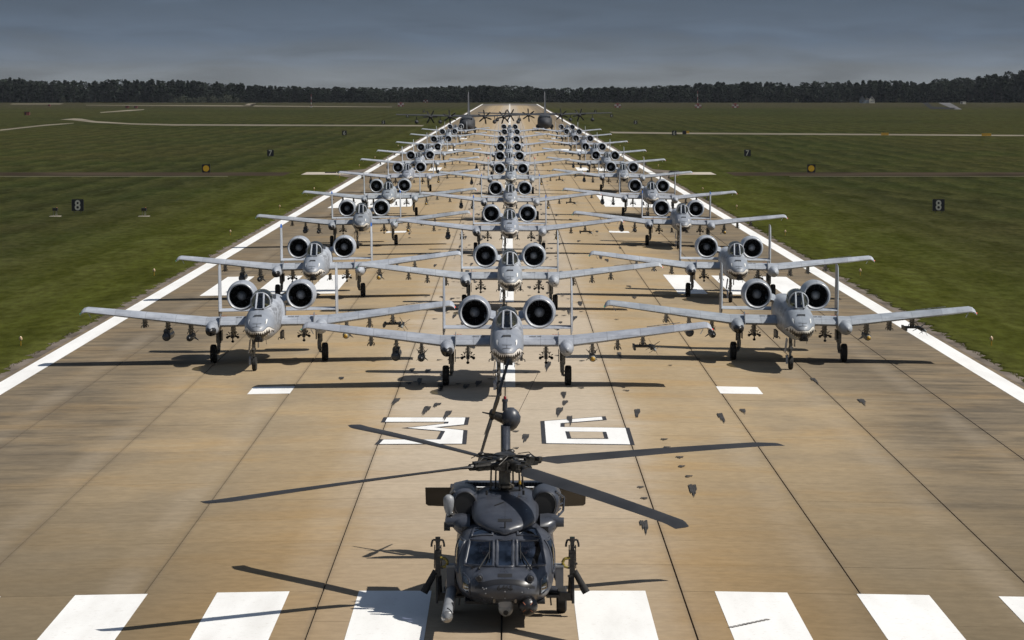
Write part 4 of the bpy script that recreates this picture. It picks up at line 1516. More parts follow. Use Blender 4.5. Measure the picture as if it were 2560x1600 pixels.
# stores that hang under the wings (each can be lifted off: things of their own)
def m_bomb(nosem):
    b = MB().lathe([(-1.15, .03), (-1.12, .075), (-1.0, .13), (-.7, .160), (-.2, .165), (.5, .15), (1.0, .10)], (0, 0, 0), 'y', 18)
    body = b.mesh('casing', BOMBG, 60)
    n = MB().lathe([(-1.165, .02), (-1.13, .075), (-1.09, .098)], (0, -.006, 0), 'y', 16).mesh('nose', nosem, 60)
    f = MB()
    for k in range(4):
        a = PI / 4 + k * PI / 2
        f.add([Matrix.Rotation(a, 3, 'Y') @ Vector(p) for p in ((-.008, .55, .12), (.008, .55, .12), (.008, 1.35, .36), (-.008, 1.35, .36), (-.008, 1.4, .1), (.008, 1.4, .1))], [(0, 3, 4), (1, 5, 2), (0, 1, 2, 3), (3, 2, 5, 4)])
    f.lathe([(.9, .12), (1.45, .11)], (0, 0, 0), 'y', 12)
    return body, n, f.mesh('tail_fins', BOMBD, 0)
BY, BD = m_bomb(YEL), m_bomb(NOSEB)
POD_B = MB().lathe([(-.62, .20), (1.5, .20), (1.62, .1)], (0, 0, 0), 'y', 20).box((0, .35, .22), (.30, 1.5, .16)).mesh('housing', PODG, 40)
POD_N = MB().ell((0, -.62, 0), (.205, .21, .205), 18, 12).mesh('sensor_ball', PODG, 60)
MS_R = MB().box((0, 0, .02), (.66, .9, .07)).box((-.38, 0, -.02), (.09, 1.9, .17)).box((.34, 0, -.02), (.09, 1.9, .14)).mesh('launch_rails', BOMBD, 0)
MS_B = MB().lathe([(-1.5, .02), (-1.45, .05), (-1.3, .064), (1.35, .064)], (.47, 0, -.06), 'y', 12).mesh('missile_body', BOMBG, 60)
mf = MB()
for k in range(4):
    for y, L, c in ((-1.1, .24, .2), (1.0, .32, .4)):
        a = PI / 4 + k * PI / 2 + .25
        mf.add([Vector((.47, 0, -.06)) + Matrix.Rotation(a, 3, 'Y') @ Vector(p) for p in ((-.006, y, .05), (.006, y, .05), (.006, y + c * .6, .05 + L), (-.006, y + c * .6, .05 + L), (-.006, y + c, .05 + L * .9), (.006, y + c, .05))], [(0, 1, 2, 3), (3, 2, 5, 4), (0, 3, 4), (1, 5, 2)])
MS_F = mf.mesh('missile_fins', BOMBD, 0)
def store(kind, jt, x, lbl, grp):
    s = 1 if x > 0 else -1
    ax = abs(x)
    u = max(0, (ax - 2.8) / 5.72)
    k = min(range(4), key=lambda q: abs((1.68, 3.68, 4.77, 5.86)[q] - ax))
    zb = WING_Z + .70 * u - .10 - (.42, .46, .44, .40)[k]
    roll = Matrix.Rotation(jt.rotation_euler.y, 4, 'Y')
    off = {'bomb_y': (0, -.1, -.17), 'bomb_d': (0, -.1, -.17), 'pod': (0, -.2, -.24), 'missile': (0, 0, -.05)}[kind]
    p = Matrix.Rotation(jt.rotation_euler.z, 4, 'Z') @ roll @ Vector((x + off[0], off[1], zb + off[2]))
    nm, cat = {'bomb_y': ('bomb', 'bomb'), 'bomb_d': ('bomb', 'bomb'), 'pod': ('targeting_pod', 'pod'), 'missile': ('missile_rack', 'missile')}[kind]
    t = thing(nm, lbl, cat, jt.location + p, jt.rotation_euler.z, grp)
    t.rotation_euler.y = jt.rotation_euler.y
    if kind.startswith('bomb'):
        b, n, f = BY if kind == 'bomb_y' else BD
        link('casing', b, t)
        link('nose', n, t)
        link('tail_fins', f, t)
    elif kind == 'pod':
        link('housing', POD_B, t)
        link('sensor_ball', POD_N, t)
    else:
        link('launch_rails', MS_R, t)
        link('missile_body', MS_B, t)
        link('missile_fins', MS_F, t)

# where the photo shows each pair of engines: (left x, right x, y)
ROWS = {
 'left': [(603, 754.6, 740), (746, 862.5, 619), (868, 955.6, 520.6), (941, 1013, 464.6), (995, 1053, 418.5), (1027, 1076, 388), (1053, 1095, 367.5), (1085, 1122, 347.5), (1106, 1138, 328.8), (1126, 1153, 316.5)],
 'centre': [(1186, 1349, 783), (1213, 1335.6, 640), (1227.7, 1319.7, 534.5), (1238, 1313, 471), (1248, 1307, 421.6), (1249, 1299.5, 390), (1250, 1294.5, 367.7), (1254, 1291.6, 348), (1260.6, 1293, 329.7), (1260, 1288, 317)],
 'right': [(1889, 2041.5, 738.7), (1764, 1880.6, 619), (1651, 1740, 521.5), (1586, 1657, 465), (1525, 1583, 418.2), (1488, 1538, 388.6), (1463.5, 1505, 366.9), (1438.7, 1475.5, 346), (1416.8, 1447, 329.1), (1402.7, 1430.5, 317.5)]}
BLUE_T = {('left', 1), ('left', 2), ('right', 2), ('centre', 2), ('centre', 3)}
RED_T = {('centre', 4)}
ordn = ['first', 'second', 'third', 'fourth', 'fifth', 'sixth', 'seventh', 'eighth', 'ninth', 'tenth']
POSN = ['front', 'second', 'third', 'fourth', 'fifth', 'sixth', 'seventh', 'eighth', 'ninth', 'rearmost']
first = True
for colname, lst in ROWS.items():
    for i, (xa, xb, ye) in enumerate(lst):
        mx = (xa + xb) / 2
        z = ZE
        for _ in range(3):
            p = ground(mx, ye, z)
            z = ZE + crown(p.x)
        j = jet if first else dup(jet_snap)
        first = False
        D = p.y - 1.59
        slope = 0 if abs(p.x) < FLAT else (.018 if p.x > 0 else -.018)
        j.location = (p.x, D, crown(p.x))
        j.rotation_euler = (0, slope, 0 if i == 0 else R(random.uniform(-.5, .5)))
        extra = ''
        if (colname, i) in BLUE_T:
            extra = 'blue fin tips, '
        elif (colname, i) in RED_T:
            extra = 'red fin tips, '
        look = 'grey shark-mouthed twin-engine jet' if i < 3 else 'grey twin-engine jet'
        tag(j, f'{look}, {extra}{POSN[i]} row of the {colname} column', 'jet aircraft', 'grey jets parked in three columns on the runway')
        tone = random.uniform(.94, 1.12)
        tint = (tone * random.uniform(.98, 1.02), tone, tone * random.uniform(.98, 1.02), 1)
        for c in children(j):
            c.color = tint
            for d in children(c):
                d.color = tint
        if extra:
            tip(j, BLUE if 'blue' in extra else REDP, extra)
        if i < 3:
            pilot(Vector(j.location) + Vector((0, -4.05, 2.72)), f'helmeted pilot sitting in the {POSN[i]}-row jet of the {colname} column', True, .95)
        if i < 6:
            of = f'of the {POSN[i]}-row {colname}-column jet'
            if (colname, i) != ('centre', 1) and (colname, i) != ('right', 1):
                store('pod', j, -4.77, f'dark round-nosed pod under the left-hand wing {of}', 'dark pods under the wings')
                store('bomb_d', j, -3.68, f'dark-nosed grey bomb under the left-hand wing {of}', 'bombs under the wings')
            if (colname, i) not in (('right', 1), ('centre', 1)):
                store('bomb_y', j, 3.68, f'yellow-nosed grey bomb under the right-hand wing {of}', 'bombs under the wings')
            if i < 1 or (i < 5 and colname == 'centre' and i != 1):
                store('missile', j, 5.86, f'thin finned missile under the right-hand wing {of}', 'missiles under the wings')

# ------------------------------------------------------------------ two cargo planes at the back
def build_cargo():
    t = thing('cargo_plane', 'x', 'cargo aircraft')
    f = MB()
    loft(f, [(-3.9, 2.1, 2.7, .35, 2), (-3.5, 1.5, 3.3, 1.0, 2), (-2.4, .9, 4.0, 1.65, 2.1), (-1.0, .7, 4.75, 2.05, 2.2), (.5, .65, 5.0, 2.15, 2.5), (14, .65, 5.0, 2.15, 2.5), (19, 1.7, 5.0, 1.6, 2.1), (25, 3.6, 5.0, .5, 2)], 24, 3)
    fo = f.obj('fuselage', CARGO, t, 50)
    wd = MB()
    for k in range(5):
        wd.box((-1.2 + .6 * k, -1.75 + .15 * abs(k - 2), 4.05), (.5, .9, .42), Matrix.Rotation(-.9, 3, 'X'))
    wd.obj('cockpit_window', WINM, fo, 0)
    w = MB()
    w.rings([foil(x, 6.0 + .03 * abs(x), 4.9 - .125 * abs(x), 4.75 + .03 * abs(x), .13) for x in (-20.2, -10, 0, 10, 20.2)])
    w.obj('wing', CARGO, t, 40)
    for x in (-10.4, -4.95, 4.95, 10.4):
        e = MB().lathe([(3.2, .25), (3.5, .48), (4.6, .62), (7.5, .6), (9, .2)], (x, 0, 4.75), 'y', 16)
        eo = e.obj('engine', CARGO, t)
        p = MB().lathe([(2.55, .05), (2.8, .28), (3.25, .32)], (x, 0, 4.75), 'y', 12)
        a0 = random.uniform(0, 1)
        for k in range(6):
            m_ = Matrix.Rotation(a0 + k * PI / 3, 3, 'Y')
            c = Vector((x, 0, 4.75))
            p.rings([[c + m_ @ Vector(q) for q in ((-h, 3.0 - d, r), (h, 3.0 + d, r), (h, 3.06 + d, r), (-h, 3.06 - d, r))] for r, h, d in ((.25, .09, .08), (.9, .20, .10), (1.6, .22, .05), (2.06, .12, .02))])
        p.obj('propeller', BLACK, eo, 0)
    for x in (-14.4, -7.7, 7.7, 14.4):
        MB().lathe([(5.2, .05), (5.8, .42), (7.2, .58), (9.5, .52), (11, .1)], (x, 0, 3.35), 'y', 14).box((x, 7.6, 4.3), (.16, 2.0, 1.2)).obj('wing_tank', CARGO, t)
    fn = MB()
    rr = []
    for z, yl, ch, th in ((4.7, 18.5, 7.2, 1.9), (5.4, 19.6, 5.9, 1.3), (6.6, 20.5, 5.0, 1.05), (9.5, 22.0, 3.4, .80), (11.5, 23.0, 2.4, .58), (11.9, 23.6, 1.2, .28)):
        q = foil(0, 0, ch, 0, .12)
        mx_ = max(abs(b) for _, _, b in q)
        rr.append([(b / mx_ * th / 2, yl + a, z) for _, a, b in q])
    fn.rings(rr).obj('fin', plain('cargo_fin_grey', (.030, .033, .040), .5), t, 40)
    MB().rings([foil(x, 21.5 + .1 * abs(x), 3.6 - .22 * abs(x), 5.0, .1) for x in (-8, -4, 0, 4, 8)]).obj('tailplane', CARGO, t, 40)
    for s in (-1, 1):
        MB().lathe([(5.5, .1), (6.5, .6), (9.5, .7), (12.5, .6), (14, .1)], (s * 2.0, 0, 1.35), 'y', 14).obj('gear_fairing', CARGO, t)
        for y in (8.6, 10.4):
            MB().lathe([(-.22, .4), (-.22, .68), (.22, .68), (.22, .4)], (s * 2.15, y, .68), 'x', 16).obj('main_wheel', TYRE, t, 40)
    n = MB().tube((0, -.9, 1.2), (0, -.9, .5), .12, .1, 8).lathe([(-.32, .25), (-.32, .5), (-.08, .5), (-.08, .25)], (0, -.9, .5), 'x', 14).lathe([(.08, .25), (.08, .5), (.32, .5), (.32, .25)], (0, -.9, .5), 'x', 14)
    n.obj('nose_gear', TYRE, t, 40)
    return t
cg = build_cargo()
cs = snapshot(cg)
for k, (px, D) in enumerate(((1168.5, 1012), (1362, 1080))):
    o = cg if k == 0 else dup(cs)
    o.location = ((px - 1275) / FPX * D + CAM.x, D - 6, crown(11))
    tag(o, ('dark grey four-propeller cargo plane, left of the pair at the back', 'dark grey four-propeller cargo plane, right of the pair at the back')[k], 'cargo aircraft', 'cargo planes at the back')

# ------------------------------------------------------------------ the helicopter in front (nose towards -Y, origin under the main wheels)
HX, HY = .08, 86.6
heli = thing('helicopter', 'dark grey military helicopter with turning rotor standing in front on the threshold', 'helicopter', (HX, HY, 0))
bsec = [(-3.44, .93, 1.10, .22, 2.2), (-3.38, .82, 1.22, .48, 2.3), (-3.18, .72, 1.345, .73, 2.4), (-2.85, .62, 1.43, .90, 2.5), (-2.52, .55, 1.50, 1.01, 2.6), (-2.1, .49, 1.74, 1.09, 2.8), (-1.68, .45, 2.06, 1.15, 3.0), (-1.3, .43, 2.23, 1.18, 3.2),
        (-.5, .42, 2.31, 1.19, 3.4), (2, .42, 2.34, 1.19, 3.4), (3.2, .52, 2.32, 1.05, 3), (4.2, .82, 2.25, .68, 2.6), (5.2, 1.02, 2.12, .47, 2.3), (8.6, 1.30, 1.98, .29, 2.2), (9.7, 1.36, 1.94, .22, 2.2)]
body = MB()
loft(body, bsec, 72, 9)
bvh_b = BVHTree.FromPolygons([Vector(v) for v in body.v], body.f)
hump = MB()
loft(hump, [(-1.64, 2.12, 2.25, .10, 2.2), (-1.45, 2.12, 2.38, .40, 2.2), (-1.05, 2.12, 2.54, .66, 2.4), (-.5, 2.12, 2.70, .79, 2.6), (.1, 2.12, 2.82, .825, 2.8), (.8, 2.12, 2.90, .82, 2.9), (1.6, 2.12, 2.92, .80, 2.9), (2.6, 2.12, 2.85, .74, 2.7), (4, 2.05, 2.52, .5, 2.4), (5.2, 1.9, 2.15, .25, 2.2)], 40, 5)
bvh_h = BVHTree.FromPolygons([Vector(v) for v in hump.v], hump.f)
def proj(a, b, way, bvh, off):
    if way == 'y':
        o, d = Vector((a, -20, b)), Vector((0, 1, 0))
    elif way == 'z':
        o, d = Vector((a, b, 20)), Vector((0, 0, -1))
    elif way == 'x+':
        o, d = Vector((20, a, b)), Vector((-1, 0, 0))
    else:
        o, d = Vector((-20, a, b)), Vector((1, 0, 0))
    p, nn, _, _ = bvh.ray_cast(o, d)
    if p is None:
        return None
    if nn.dot(d) > 0:
        nn = -nn
    return p + nn * off
def in_poly(p, poly):
    c = False
    n = len(poly)
    for i in range(n):
        (x1, y1), (x2, y2) = poly[i], poly[i - 1]
        if (y1 > p[1]) != (y2 > p[1]) and p[0] < (x2 - x1) * (p[1] - y1) / (y2 - y1) + x1:
            c = not c
    return c
def patch(name, q, way, mat, parent, bvh, off=.012, nu=8, nv=8):
    mb = MB()
    for j in range(nv + 1):
        for i in range(nu + 1):
            u, v = i / nu, j / nv
            a = [(q[0][k] * (1 - u) + q[1][k] * u) * (1 - v) + (q[3][k] * (1 - u) + q[2][k] * u) * v for k in (0, 1)]
            p = proj(a[0], a[1], way, bvh, off)
            mb.v.append(tuple(p) if p else (a[0], 0, a[1]))
    for j in range(nv):
        for i in range(nu):
            k = j * (nu + 1) + i
            mb.f.append((k, k + 1, k + nu + 2, k + nu + 1))
    return mb.obj(name, mat, parent, 60)
def bar(mb, q, way, bvh, r, off=.0, n=8):
    m = len(q)
    pts = []
    for i in range(m):
        a, b = q[i], q[(i + 1) % m]
        for k in range(n):
            p = proj(a[0] + (b[0] - a[0]) * k / n, a[1] + (b[1] - a[1]) * k / n, way, bvh, off)
            if p:
                pts.append(p)
    mb.sweep(pts, r, 6, True)
def mir(q):
    return [(-a, b) for a, b in q]
front = [[(-.95, 1.475), (-.28, 1.475), (-.28, 1.99), (-.84, 1.99)], [(-.19, 1.47), (.19, 1.47), (.19, 2.0), (-.19, 2.0)]]
front.append(mir(front[0]))
brow = [[(-.80, -1.52), (-.30, -1.60), (-.30, -1.22), (-.74, -1.14)]]
brow.append(mir(brow[0]))
chin = [[(-1.01, .95), (-.83, .86), (-.84, 1.20), (-.985, 1.30)]]
chin.append(mir(chin[0]))
sidew = [(-1.92, 1.25), (-1.0, 1.25), (-1.0, 1.98), (-1.52, 1.96)]
keep = []
for f in body.f:
    c = sum((Vector(body.v[i]) for i in f), Vector()) / len(f)
    cut = False
    if len(f) == 4 and c.y < -.6:
        nrm = (Vector(body.v[f[2]]) - Vector(body.v[f[0]])).cross(Vector(body.v[f[3]]) - Vector(body.v[f[1]]))
        if any(in_poly((c.x, c.z), q) for q in front) and c.y < -1.5:
            cut = True
        if any(in_poly((c.x, c.y), q) for q in brow) and c.z > 1.9:
            cut = True
        if any(in_poly((c.x, c.z), q) for q in chin) and c.y < -2.2:
            cut = True
        if in_poly((c.y, c.z), sidew) and abs(c.x) > .95:
            cut = True
    if not cut:
        keep.append(f)
body.f = keep
hb = body.obj('fuselage', HELI, heli, 40)
for q in front:
    patch('windshield', q, 'y', GLH, heli, bvh_b)
for q in brow:
    patch('roof_window', q, 'z', GLH, heli, bvh_b)
for q in chin:
    patch('chin_window', q, 'y', GLH, heli, bvh_b)
for w_ in ('x+', 'x-'):
    patch('door_window', sidew, w_, GLH, heli, bvh_b)
for qs, way, r in ((front, 'y', .042), (brow, 'z', .036), (chin, 'y', .03), ([sidew], 'x+', .035), ([sidew], 'x-', .035)):
    for q in qs:
        fr = MB()
        bar(fr, q, way, bvh_b, r)
        fr.obj('window_frame', HELI, heli, 60)
hp = hump.obj('rotor_fairing', HELI, heli, 50)
# nose details
band = MB()
N_ = 24
row = []
for i in range(N_ + 1):
    x = -.70 + 1.40 * i / N_
    zc = 1.225 - .16 * (abs(x) / .7) ** 2.2
    th = .052 + .012 * (abs(x) / .7) if abs(x) < .62 else .03
    for k in range(4):
        z = zc - th + 2 * th * k / 3
        p = proj(x, z, 'y', bvh_b, .006)
        band.v.append(tuple(p) if p else (x, -3.2, z))
for i in range(N_):
    for k in range(3):
        a = i * 4 + k
        band.f.append((a, a + 4, a + 5, a + 1))
band.obj('anti_glare_band', HELID, hb, 60)
patch('nose_grille', [(-.17, 1.315), (.17, 1.315), (.17, 1.375), (-.17, 1.375)], 'y', BLACK, hb, bvh_b, .006, 6, 2)
patch('fairing_grille', [(-.17, 2.40), (.17, 2.40), (.17, 2.455), (-.17, 2.455)], 'y', BLACK, hp, bvh_h, .006, 6, 2)
me = text_mesh('6465', .165, 0, BLACK, 'serial_number', 1.15, .0045)
zs_ = [v.co.z for v in me.vertices]
zm = (min(zs_) + max(zs_)) / 2
for v in me.vertices:
    p = proj(v.co.x, 1.09 + v.co.z - zm, 'y', bvh_b, .009)
    v.co = p
link('serial_number', me, hb)
sp = MB()
for x, z in ((-.45, .95), (.40, .98), (0, 1.0), (-.3, .86), (.55, 1.06), (-.52, 1.08), (-.49, 1.05), (-.44, 1.07), (0, .84)):
    p = proj(x, z, 'y', bvh_b, 0)
    sp.ell(p, (.018, .018, .018), 6, 5)
sp.obj('fastener', PROBE, hb)
for s in (-1, 1):
    pl = proj(s * .60, 1.29, 'y', bvh_b, 0)
    l = MB().lathe([(-.20, .085), (-.14, .10), (.15, .085), (.55, .02)], pl, 'y', 14, True, 1.0, 1.0)
    lo = l.obj('missile_warning_sensor', HELI, heli, 60)
    MB().lathe([(-.225, .045), (-.21, .062), (-.15, .066)], pl, 'y', 12).obj('lens', BLACK, lo)
    hl = MB().box((s * .25, -3.28, .80), (.05, .12, .16))
    hl.obj('nose_latch', MASTM, heli, 0)
# wipers
for s in (-1, 1):
    wv = MB()
    p0, p1 = proj(s * .60, 1.40, 'y', bvh_b, .05), proj(s * .36, 1.74, 'y', bvh_b, .06)
    p2, p3 = proj(s * .37, 1.58, 'y', bvh_b, .06), proj(s * .36, 1.92, 'y', bvh_b, .06)
    wv.tube(p0, p1, .022, .014, 6).tube(p2, p3, .012, .012, 5).ell(p0, .035, 8, 6)
    wv.obj('wiper', BLACK, heli)
# sensor turret and radar dome
tu = MB().lathe([(0, .17), (.12, .19), (.2, .17)], (.02, -3.05, .60), 'z', 16)
to = tu.obj('sensor_turret', PROBE, heli, 40)
MB().ell((.02, -3.05, .55), (.175, .175, .19), 16, 10).obj('turret_ball', plain('turret_grey', (.20, .21, .215), .35), to)
MB().lathe([(-.19, .05), (-.15, .065)], (.02, -3.05, .47), 'y', 10).obj('turret_lens', BLACK, to)
MB().box((.02, -2.98, .78), (.52, .34, .16)).obj('turret_mount', DARKM, heli, 0)
rd = MB().ell((.54, -3.12, .62), (.235, .27, .235), 20, 12).lathe([(0, .235), (.45, .2)], (.54, -3.12, .62), 'y', 18)
ro = rd.obj('radar_dome', HELID, heli, 60)
ol = MB()
for k in range(4):
    a = PI / 4 + k * PI / 2
    pts = []
    for t_ in (.35, .55, .75):
        q = t_
        pts.append(Vector((.54 + .238 * math.sin(q) * math.cos(a) * 1.0, -3.12 - .274 * math.cos(q), .62 + .238 * math.sin(q) * math.sin(a))))
    ol.path(pts, .008, 5)
ol.obj('static_strip', ORANGE, ro)
# belly, seats, panel, and a dark bulkhead added to block light
ck = MB()
ck.box((0, -1.6, .62), (1.9, 2.0, .06)).box((0, -.72, 1.35), (2.1, .06, 1.7)).box((0, -2.35, 1.28), (1.6, .25, .34)).box((0, -1.9, .95), (.38, .8, .5))
ck.obj('cockpit_interior', BLACK, heli, 0)
for s in (-1, 1):
    MB().box((s * .48, -1.12, 1.25), (.5, .12, 1.0)).box((s * .48, -1.35, .92), (.5, .5, .14)).box((s * .48, -1.12, 1.85), (.3, .1, .2)).obj('pilot_seat', DARKM, heli, 0)
    pilot((HX + s * .48, HY - 1.32, 1.0), f'helmeted pilot seated behind the helicopter windshield on the {sides[s]}', False, 1.0)
# engines with intakes
for s in (-1, 1):
    e = MB()
    sec = [(.30, 2.30, 2.93, .27, 2.2), (.38, 2.26, 2.97, .315, 2.2), (.9, 2.22, 3.0, .36, 2.3), (2.0, 2.2, 2.97, .36, 2.4), (3.0, 2.2, 2.85, .34, 2.4), (3.9, 2.3, 2.7, .26, 2.2)]
    rs = []
    for p_ in [(.75, 2.40, 2.83, .19, 2.1), (.32, 2.34, 2.89, .235, 2.1)]:
        rs.append(p_)
    loft(e, sec, 24, 3, 2.3, s * 1.0, True)
    eo = e.obj('engine_nacelle', HELI, heli, 50)
    d = MB()
    rr = []
    for (y, zb, zt, hw) in ((.285, 2.315, 2.915, .252), (.27, 2.305, 2.925, .262), (.30, 2.28, 2.945, .285)):
        rr.append([(s * .97 + hw * math.cos(2 * PI * i / 24), y, (zb + zt) / 2 + (zt - zb) / 2 * math.sin(2 * PI * i / 24)) for i in range(24)])
    d.rings(rr, False).obj('intake_rim', HELID, eo, 60)
    d = MB()
    d.add([(s * 0.97 + .254 * math.cos(2 * PI * i / 24), .288, 2.615 + .302 * math.sin(2 * PI * i / 24)) for i in range(24)], [tuple(range(24))])
    io = d.obj('intake_shade', BLACK, eo, 0)  # flat black disc painted in for the shade inside the intake opening
    ir = MB()
    ir.rings([[(s * x, y, z) for x, z in ((.95, 2.2), (1.35, 2.25), (1.42, 2.5), (1.30, 2.74), (.95, 2.82))] for y in (2.6, 4.1)])
    ir.obj('exhaust_suppressor', HELI, heli, 30)
    fr_ = MB()
    for k in range(5):
        z = 2.3 + .13 * k
        fr_.path([Vector((s * 1.30, .6, z)), Vector((s * (1.42 - .05 * abs(k - 2)), .9, z + .03))], .02, 5)
    fr_.path([Vector((s * 1.24, .5, 2.92)), Vector((s * 1.45, .95, 2.72)), Vector((s * 1.43, .9, 2.40)), Vector((s * 1.28, .55, 2.28))], .03, 6)
    fr_.obj('cowl_frame', HELI, heli)
    # bulge at the cabin corner, holding a stores rack fitting
    bl = MB()
    bl.rings([[(s * x, .05 + ry * math.cos(2 * PI * i / 18), zc + rz * math.copysign(abs(math.sin(2 * PI * i / 18)) ** .8, math.sin(2 * PI * i / 18))) for i in range(18)] for x, zc, ry, rz in ((.85, 2.05, .75, .36), (1.05, 2.14, .66, .29), (1.22, 2.22, .5, .19), (1.30, 2.25, .34, .12))])
    bl.tube((s * 1.05, -.30, 2.26), (s * 1.43, -.30, 2.26), .135, .115, 16)
    bl.obj('wing_root_fairing', HELI, heli, 40)
# louvres and pipes round the mast
lv = MB()
lv.box((0, 2.1, 2.94), (2.0, .5, .10))
lo = lv.obj('cooler_deck', HELI, heli, 0)
lb = MB()
for s in (-1, 1):
    for k in range(9):
        lb.box((s * (.32 + .075 * k), 1.84, 2.955), (.04, .03, .08))
lb.obj('louvre', BLACK, lo, 0)
MB().lathe([(0, .30), (.012, .30)], (0, 1.0, 2.905), 'z', 24, True, 1.35, 1.0).obj('mast_opening', BLACK, heli, 0)
ant = MB()
ant.path([Vector((-.02, -.35, 2.76)), Vector((-.25, -.55, 2.70))], .012, 5).path([Vector((0, -1.6, 2.2)), Vector((0, -1.6, 2.42))], .018, 6)
ant.path([Vector((.45, .2, 2.87)), Vector((.45, .2, 2.98))], .03, 6).path([Vector((-.45, .2, 2.87)), Vector((-.45, .2, 2.98))], .03, 6)
ant.obj('antenna', BLACK, heli)
# rescue hoist on the photo's left
ho = MB()
ho.lathe([(-.24, .05), (-.18, .08), (-.05, .12), (.10, .135), (.2, .12), (.26, .05)], (-1.38, .15, 2.62), 'z', 16)
h_ = ho.obj('rescue_hoist', PROBE, heli, 60)
ar = MB().tube((-.9, .3, 2.30), (-1.36, .15, 2.40), .05, .05, 8).tube((-1.38, .15, 2.36), (-1.40, .15, 2.18), .04, .04, 8).box((-1.42, .15, 2.10), (.15, .12, .2)).path([Vector((-1.0, .2, 2.35)), Vector((-1.15, .1, 2.24)), Vector((-1.25, .1, 2.40))], .015, 5)
ar.obj('hoist_arm', DARKM, h_, 40)
# landing gear
for s in (-1, 1):
    lg = MB()
    lg.tube((s * .95, -.05, .56), (s * 1.48, .0, .52), .125, .125, 14)
    lg.tube((s * 1.35, .0, .55), (s * 1.38, .02, .33), .07, .06, 10)
    lg.tube((s * 1.12, .15, 1.15), (s * 1.40, .02, .50), .06, .05, 10)
    lo = lg.obj('landing_gear', HELI, heli, 40)
    MB().lathe([(-.115, .18), (-.125, .27), (-.09, .325), (.09, .325), (.125, .27), (.115, .18)], (s * 1.38, .02, .325), 'x', 26).obj('tyre', TYRE, lo, 40)
    MB().lathe([(-.10, .04), (-.108, .17), (.108, .17), (.10, .04)], (s * 1.38, .02, .325), 'x', 16).obj('wheel_rim', METAL, lo, 40)
    st = MB().box((s * 1.15, -.55, .50), (.30, .5, .05)).path([Vector((s * 1.1, -.5, .45)), Vector((s * 1.12, -.5, .25))], .02, 5)
    st.obj('step', DARKM, heli, 0)
    # ammunition can, gun mount and gun
    MB().box((s * 1.32, -.55, .97), (.19, .42, .50)).obj('ammunition_can', BOXG, heli, 0)
    MB().box((s * 1.32, -.55, 1.24), (.21, .44, .05)).obj('can_lid', PROBE, heli, 0)
    gm = MB()
    gx, gy = s * 1.63, -.62
    gm.box((gx, gy, 1.30), (.13, .20, .62)).box((gx, gy, 1.66), (.10, .14, .34)).box((gx, gy, 1.88), (.12, .12, .12))
    for q in (-1, 1):
        gm.path([Vector((gx, gy, 1.86)), Vector((gx + q * .12, gy, 1.87)), Vector((gx + q * .15, gy, 1.78)), Vector((gx + q * .155, gy, 1.70))], .026, 6)
        gm.tube((gx + q * .075, gy - .05, 1.75), (gx + q * .085, gy - .05, 1.18), .014, .014, 5)
    gm.tube((gx, gy - .02, 1.02), (gx + s * .02, gy - .18, .34), .05, .035, 10)
    for k in range(8):
        gm.box((gx + random.uniform(-.08, .08), gy - .10, 1.0 + .10 * k), (.09, .06, .045))
    go = gm.obj('door_gun', DARKM, heli, 40)
    MB().box((gx, gy, 1.93), (.06, .07, .02)).obj('sight', GREENL if s > 0 else PROBE, go, 0)
    mt = MB().tube((gx - s * .02, gy + .05, 1.0), (s * 1.58, gy + .1, .50), .07, .06, 10).box((s * 1.50, gy + .1, .48), (.36, .18, .20)).tube((s * 1.05, gy + .15, .58), (s * 1.6, gy + .1, .48), .06, .06, 8)
    mt.obj('gun_mount', DARKM, heli, 40)
    MB().tube((gx + s * .05, gy - .05, 1.12), (gx + s * .34, gy - .15, .60), .075, .085, 12).tube((gx + s * .25, gy - .12, .76), (gx + s * .34, gy - .15, .60), .095, .095, 12).obj('shell_chute', TYRE, heli, 40)
    hs = [Vector((gx - s * .06, gy - .08, 1.44)), Vector((gx - s * .19, gy - .1, 1.42)), Vector((gx - s * .24, gy - .1, 1.33)), Vector((gx - s * .20, gy - .1, 1.24)), Vector((gx - s * .08, gy - .08, 1.20))]
    MB().path(hs, .036, 8).obj('feed_chute', plain('feed_chute_yellow', (.22, .17, .02), .5), heli, 60)
# refuelling probe
pb = MB().tube((-1.30, -.7, .63), (-1.34, -4.75, .60), .13, .125, 18)
po = pb.obj('refuelling_probe', PROBE, heli, 40)
MB().lathe([(-5.10, .035), (-5.02, .055), (-4.98, .085), (-4.82, .10), (-4.78, .135), (-4.70, .135)], (-1.34, 0, .60), 'y', 18).obj('probe_tip', plain('probe_tip_metal', (.25, .25, .25), .3, .6), po, 40)
MB().path([Vector((-1.24, -3.3, .72)), Vector((-1.20, -3.6, .66)), Vector((-1.22, -4.1, .63))], .02, 5).path([Vector((-1.33, -4.3, .735)), Vector((-1.25, -4.5, .70)), Vector((-1.2, -4.7, .60))], .018, 5).obj('probe_cable', BLACK, po)
MB().tube((-1.28, -.75, .66), (-1.30, .9, .68), .17, .15, 14).box((-1.15, -.2, .64), (.3, .7, .22)).obj('probe_mount', HELI, heli, 40)
